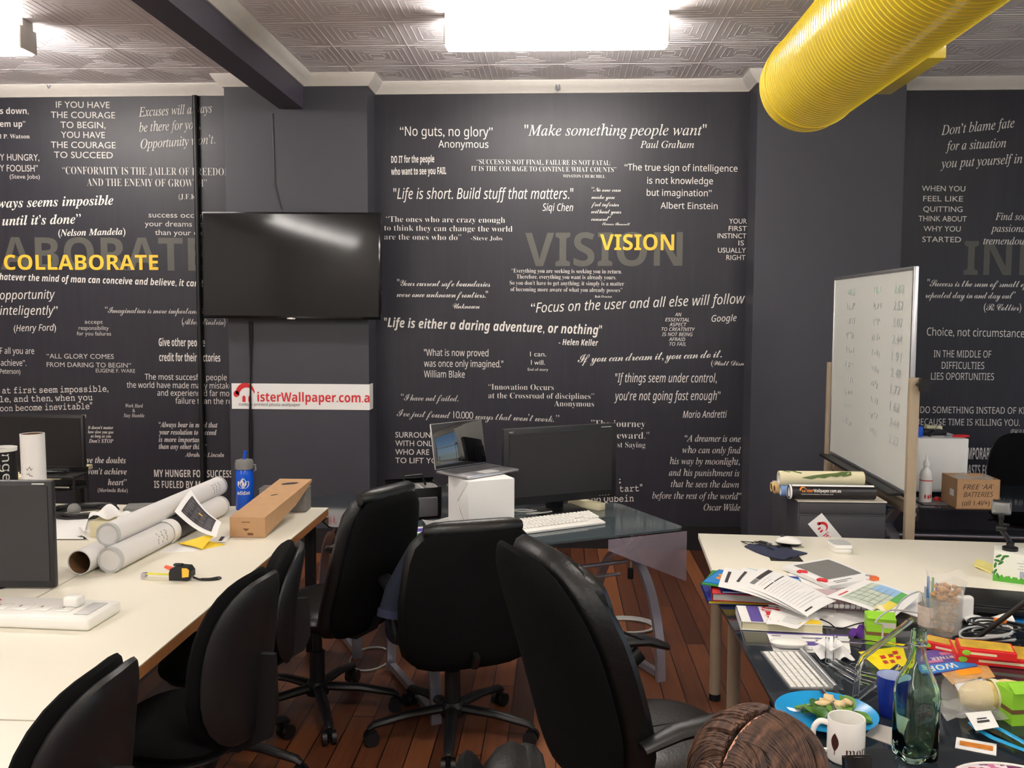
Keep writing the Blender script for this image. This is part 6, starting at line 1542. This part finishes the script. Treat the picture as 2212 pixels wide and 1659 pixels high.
# green glass bottle
b = at(1975, 1636, ZT)
hB = .300; s_ = .041
prof = [(0, .004), (s_*.80, .0), (s_*.97, .006), (s_, .02), (s_, .150), (s_*.97, .165), (s_*.84, .188), (s_*.62, .215), (s_*.44, .240), (s_*.38, .262), (s_*.40, .266), (s_*.44, .270), (s_*.44, .280), (s_*.40, .284), (s_*.40, hB)]
inn = [(max(.001, r-.0032), z) for r, z in prof[4:]]
t = T('glass_bottle', 'tall pale green square-shouldered glass bottle on the black desk', 'bottle', (b.x, b.y+.0, ZT), R(14))
def sqpow(z): return 5.0 if z < .16 else max(2.0, 5.0-3.0*(z-.16)/.06)
mb = MB(); rings = []
full = prof+[(r, z) for r, z in inn[::-1]]+[(s_-.005, .020), (s_*.75, .014), (.0005, .018)]
for r, z in full:
    p_ = sqpow(z); ring = []
    for k in range(40):
        a = 2*PI*k/40; cx_, cy_ = math.cos(a), math.sin(a); e_ = (abs(cx_)**p_+abs(cy_)**p_)**(-1/p_)
        ring.append(mb.b.verts.new((max(r, .0004)*cx_*e_, max(r, .0004)*cy_*e_, z)))
    rings.append(ring)
for A_, B2 in zip(rings, rings[1:]):
    for k in range(40): mb.b.faces.new((A_[k], A_[(k+1) % 40], B2[(k+1) % 40], B2[k]))
mb.b.faces.new(rings[0][::-1]); mb.b.faces.new(rings[-1])
mb.build('glass', m_glassg, t, ang=1.2)
MB().tube([(s_*.46*math.cos(2*PI*k/16), s_*.46*math.sin(2*PI*k/16), .268) for k in range(16)], .0012, 6, closed=True).build('neck_wire', m_steel, t)
# blue tumbler and card
b = at(1935, 1553, ZT)
t = T('tumbler', 'dark blue plastic tumbler behind the glass bottle', 'cup', (b.x-.004, b.y+.02, ZT))
MB().lathe([(0, 0), (.029, 0), (.0305, .004), (.039, .105), (.0375, .105), (.029, .006), (0, .006)], 36).build('cup', M('royal_blue_plastic', (26, 44, 140), .2, var=.03), t)
MB().lathe([(.0292, .008), (.0372, .1045)], 36, cap=False).build('inside', M('pale_inside', (186, 198, 226), .3), t)
paper('square grey card between the mug and the glass bottle', [at(1868, 1588, ZT+.002), at(1935, 1612, ZT+.002), at(1960, 1580, ZT+.002), at(1890, 1562, ZT+.002)], M('grey_card', (176, 170, 162), .6), cat='card', name='grey_card', th=.002)
# ------------------------------------------------------------------ the person bending over the desk edge
HX, HY, HZ = .352, 1.56, .952
P_ = T('person', 'person with brown hair seen from above, bending forward in the bottom foreground', 'person', (.30, 1.42, 0), facing(.72, .70))
inv = Matrix.Rotation(-P_.rotation_euler.z, 3, 'Z')
hl = inv @ Vector((HX-.30, HY-1.42, 0))       # head in the sitter's own frame (y forward)
hc = Vector((hl.x, hl.y, HZ))
def fuse(mb, name, mat, parent, voxel, smooth_it=4):
    """fuse overlapping limbs into one continuous surface"""
    o = mb.build(name, mat, parent)
    rm = o.modifiers.new('fuse', 'REMESH'); rm.mode = 'VOXEL'; rm.voxel_size = voxel; rm.use_smooth_shade = True
    sm = o.modifiers.new('soften', 'SMOOTH'); sm.iterations = smooth_it; sm.factor = .5
    m2 = bpy.data.meshes.new_from_object(o.evaluated_get(bpy.context.evaluated_depsgraph_get()))
    o.modifiers.clear(); o.data = m2; m2.materials.clear(); m2.materials.append(mat)
    m2.polygons.foreach_set('use_smooth', [True]*len(m2.polygons)); m2.name = name
    return o
X_ = Vector((1, 0, 0)); tl_ = R(38)
fw = Vector((0, math.cos(tl_), -math.sin(tl_))); up_ = Vector((0, math.sin(tl_), math.cos(tl_)))
HM = Matrix((X_, fw, up_)).transposed()
def hball(mb, x, f, u, r):
    mb.ball((0, 0, 0), r, 20, 14)
    for v in mb.last: v.co = hc + HM @ (v.co+Vector((x, f, u)))
nk = hc-up_*.10-fw*.03
sh_c = nk+Vector((0, -.06, -.055))
shL, shR = sh_c+Vector((-.165, .0, -.02)), sh_c+Vector((.165, .0, -.02))
elL, elR = Vector((-.25, .17, .70)), Vector((.25, .15, .785))
wrL, wrR = Vector((-.15, .37, .765)), Vector((.14, .37, .762))
sp = [(0, -.03, .53), (0, -.03, .60), (0, (sh_c.y-.03)*.35-.03, .68), (0, (sh_c.y-.03)*.7-.02, (sh_c.z+.66)/2), tuple(sh_c+Vector((0, -.01, -.02)))]
def torso(mb, g):
    mb.tube(sp, [(.155+g, .105+g), (.145+g, .10+g), (.14+g, .098+g), (.155+g, .098+g), (.14+g, .075+g)], 24, flat=(1, 0, 0))
    mb.tube([shL, sh_c, shR], [.055+g, .07+g, .055+g], 18)
def arm(mb, sh, el, wr, g, part=1.0):
    e2 = sh.lerp(el, min(1, part)); pts = [sh, sh.lerp(el, .5*min(1, part)), e2]; rr = [.052+g, .047+g, .042+g]
    if part > 1: pts += [el.lerp(wr, .4), wr]; rr += [.040+g, .027+g]
    mb.tube(pts, rr, 18); mb.ball(sh, .055+g); mb.ball(e2, rr[2]*.99)
body = MB(); torso(body, 0)
body.tube([sh_c+Vector((0, -.005, 0)), nk, hc-up_*.04], [.062, .052, .05], 18)
hball(body, 0, -.004, .002, (.073, .092, .096)); hball(body, 0, .030, -.055, (.056, .062, .062)); hball(body, 0, .082, -.092, (.026, .018, .018))
hball(body, 0, .092, -.032, (.010, .015, .022)); hball(body, 0, .086, -.066, (.024, .012, .006)); hball(body, 0, .086, -.076, (.022, .012, .006))
for s in (-1, 1): hball(body, s*.071, -.008, -.025, (.009, .020, .030))
for s, sh, el, wr in ((-1, shL, elL, wrL), (1, shR, elR, wrR)):
    arm(body, sh, el, wr, 0, 2)
    d = Vector((-s*.10, 1, 0)).normalized(); sd = Vector((d.y, -d.x, 0))
    pc2 = wr+d*.045
    body.tube([wr-d*.01, wr+d*.03, wr+d*.085], [(.026, .019), (.038, .016), (.040, .013)], 16, flat=sd)
    for k, (dx, L_) in enumerate(((-.030, .058), (-.010, .072), (.010, .068), (.029, .052))):
        b0 = wr+d*.078+sd*dx; o_ = sd*dx*.25
        body.tube([b0, b0+d*L_*.4+o_*.5+Vector((0, 0, .004)), b0+d*L_*.78+o_*.8+Vector((0, 0, -.005)), b0+d*L_+o_+Vector((0, 0, -.016))], [.0098, .0092, .0085, .007], 10)
    tb_ = wr+d*.02-sd*s*.026
    body.tube([tb_, tb_+d*.026-sd*s*.022, tb_+d*.056-sd*s*.028+Vector((0, 0, -.006))], [.014, .011, .0085], 10)
for s in (-1, 1):
    body.tube([(s*.09, -.01, .55), (s*.12, .38, .565), (s*.12, .41, .52), (s*.12, .40, .30), (s*.12, .39, .07), (s*.12, .47, .05)], [.082, .062, .056, .046, .036, .034], 18)
bo_ = fuse(body, 'body', m_skin, P_, .0048, 3)
sb = MB(); torso(sb, .016)
for sh, el, wr in ((shL, elL, wrL), (shR, elR, wrR)): arm(sb, sh, el, wr, .014, .72)
sb.tube([sh_c, nk.lerp(sh_c, .45)], [.085, .066], 20)
fuse(sb, 'shirt', m_teal, P_, .009, 5)
tb = MB()
for s in (-1, 1):
    tb.tube([(s*.09, -.01, .55), (s*.12, .38, .565), (s*.12, .415, .52), (s*.12, .405, .30), (s*.12, .39, .10)], [.098, .076, .070, .062, .055], 18)
tb.tube([(0, -.03, .47), (0, -.03, .56)], [(.16, .11), (.172, .122)], 22, flat=(1, 0, 0))
fuse(tb, 'trousers', m_jean, P_, .010, 5)
for s in (-1, 1):
    MB().pillow(.092, .27, .085, 2.6, fn=lambda p: Vector((s*.12+p.x, .45+p.z, .043+p.y))).build('shoe', m_blackpl, P_)
    e_ = MB(); hball(e_, s*.030, .084, -.004, (.012, .010, .008)); e_.build('eye', m_wpl, P_)
# hair: locks combed from a parting on the crown down both sides
th_ = NT('brown_hair'); gv = th_.coord()
th_.link(th_.ramp(th_.noise(th_.mapped(gv, (60, 9, 9)), 1.6, 4), [(.3, lin((40, 26, 20))), (.55, lin((78, 52, 38))), (.75, lin((118, 84, 62)))]), th_.b.inputs['Base Color']); th_.set(Roughness=.55)
m_hair = th_.m
rh = Vector((.100, .116, .108))
mb = MB()
mb.grid(lambda u, v: hc+Vector((rh.x*.97*math.sin(PI*.62*v)*math.cos(2*PI*u), rh.y*.97*math.sin(PI*.62*v)*math.sin(2*PI*u)-.008, rh.z*.97*math.cos(PI*.62*v)-.005)), 28, 16)
rnd = random.Random(77)
for g in range(110):
    s = rnd.choice((-1, 1)); y0 = rnd.uniform(-.95, .94); spread = rnd.uniform(-.5, .4); wv = rnd.uniform(0, 6); LG = rnd.uniform(.62, 1.15); lift = rnd.uniform(.985, 1.10); amp = rnd.uniform(.02, .09)
    for k in range(15):
        y1 = y0+rnd.gauss(0, .035); sp = spread+rnd.gauss(0, .07); L_ = LG*rnd.uniform(.8, 1.08); lf_ = lift+rnd.gauss(0, .012); t0 = .06+rnd.uniform(0, .05)
        pts, rad = [], []
        for i in range(9):
            q = i/8*L_; th = t0+q*1.72
            yy = max(-.97, min(.97, y1*(1-.12*q)+sp*q*q+amp*math.sin(wv+q*4))); c_ = math.sqrt(1-yy*yy)
            x = s*c_*math.sin(min(th, 1.62)); z = c_*math.cos(min(th, 1.62))
            if th > 1.62: z -= (th-1.62)*.9
            bl = lf_+.05*math.sin(q*3)-.02*(1-q)
            pts.append(hc+Vector((x*rh.x*bl, yy*rh.y*bl-.008, z*rh.z*bl-.005))); rad.append((.0026*(1-.6*q), .0017))
        mb.tube(pts, rad, 5)
for k in range(60):       # loose longer strands at the right side and the nape
    a = rnd.uniform(-2.9, -.2) if k % 2 else rnd.uniform(-.5, .4)
    p0 = hc+Vector((rh.x*1.02*math.cos(a), rh.y*1.02*math.sin(a)-.008, .01)); d_ = rnd.uniform(.06, .15)
    mb.tube([p0+Vector((0, 0, .03)), p0+Vector((.004*math.cos(a), .004*math.sin(a), -d_*.4)), p0+Vector((.012*math.cos(a+.6), .012*math.sin(a+.6), -d_))], [(.005, .003), (.0045, .003), (.002, .0015)], 6)
mb.build('hair', m_hair, P_)
MB().tube([hc+Vector((0, rh.y*math.sin(a)*.995-.008, rh.z*math.cos(a)*1.0-.005)) for a in [(-1.0+.19*i) for i in range(11)]], [(.0024, .0015)]*11, 8, flat=(1, 0, 0)).build('hair_parting', m_skin, P_)
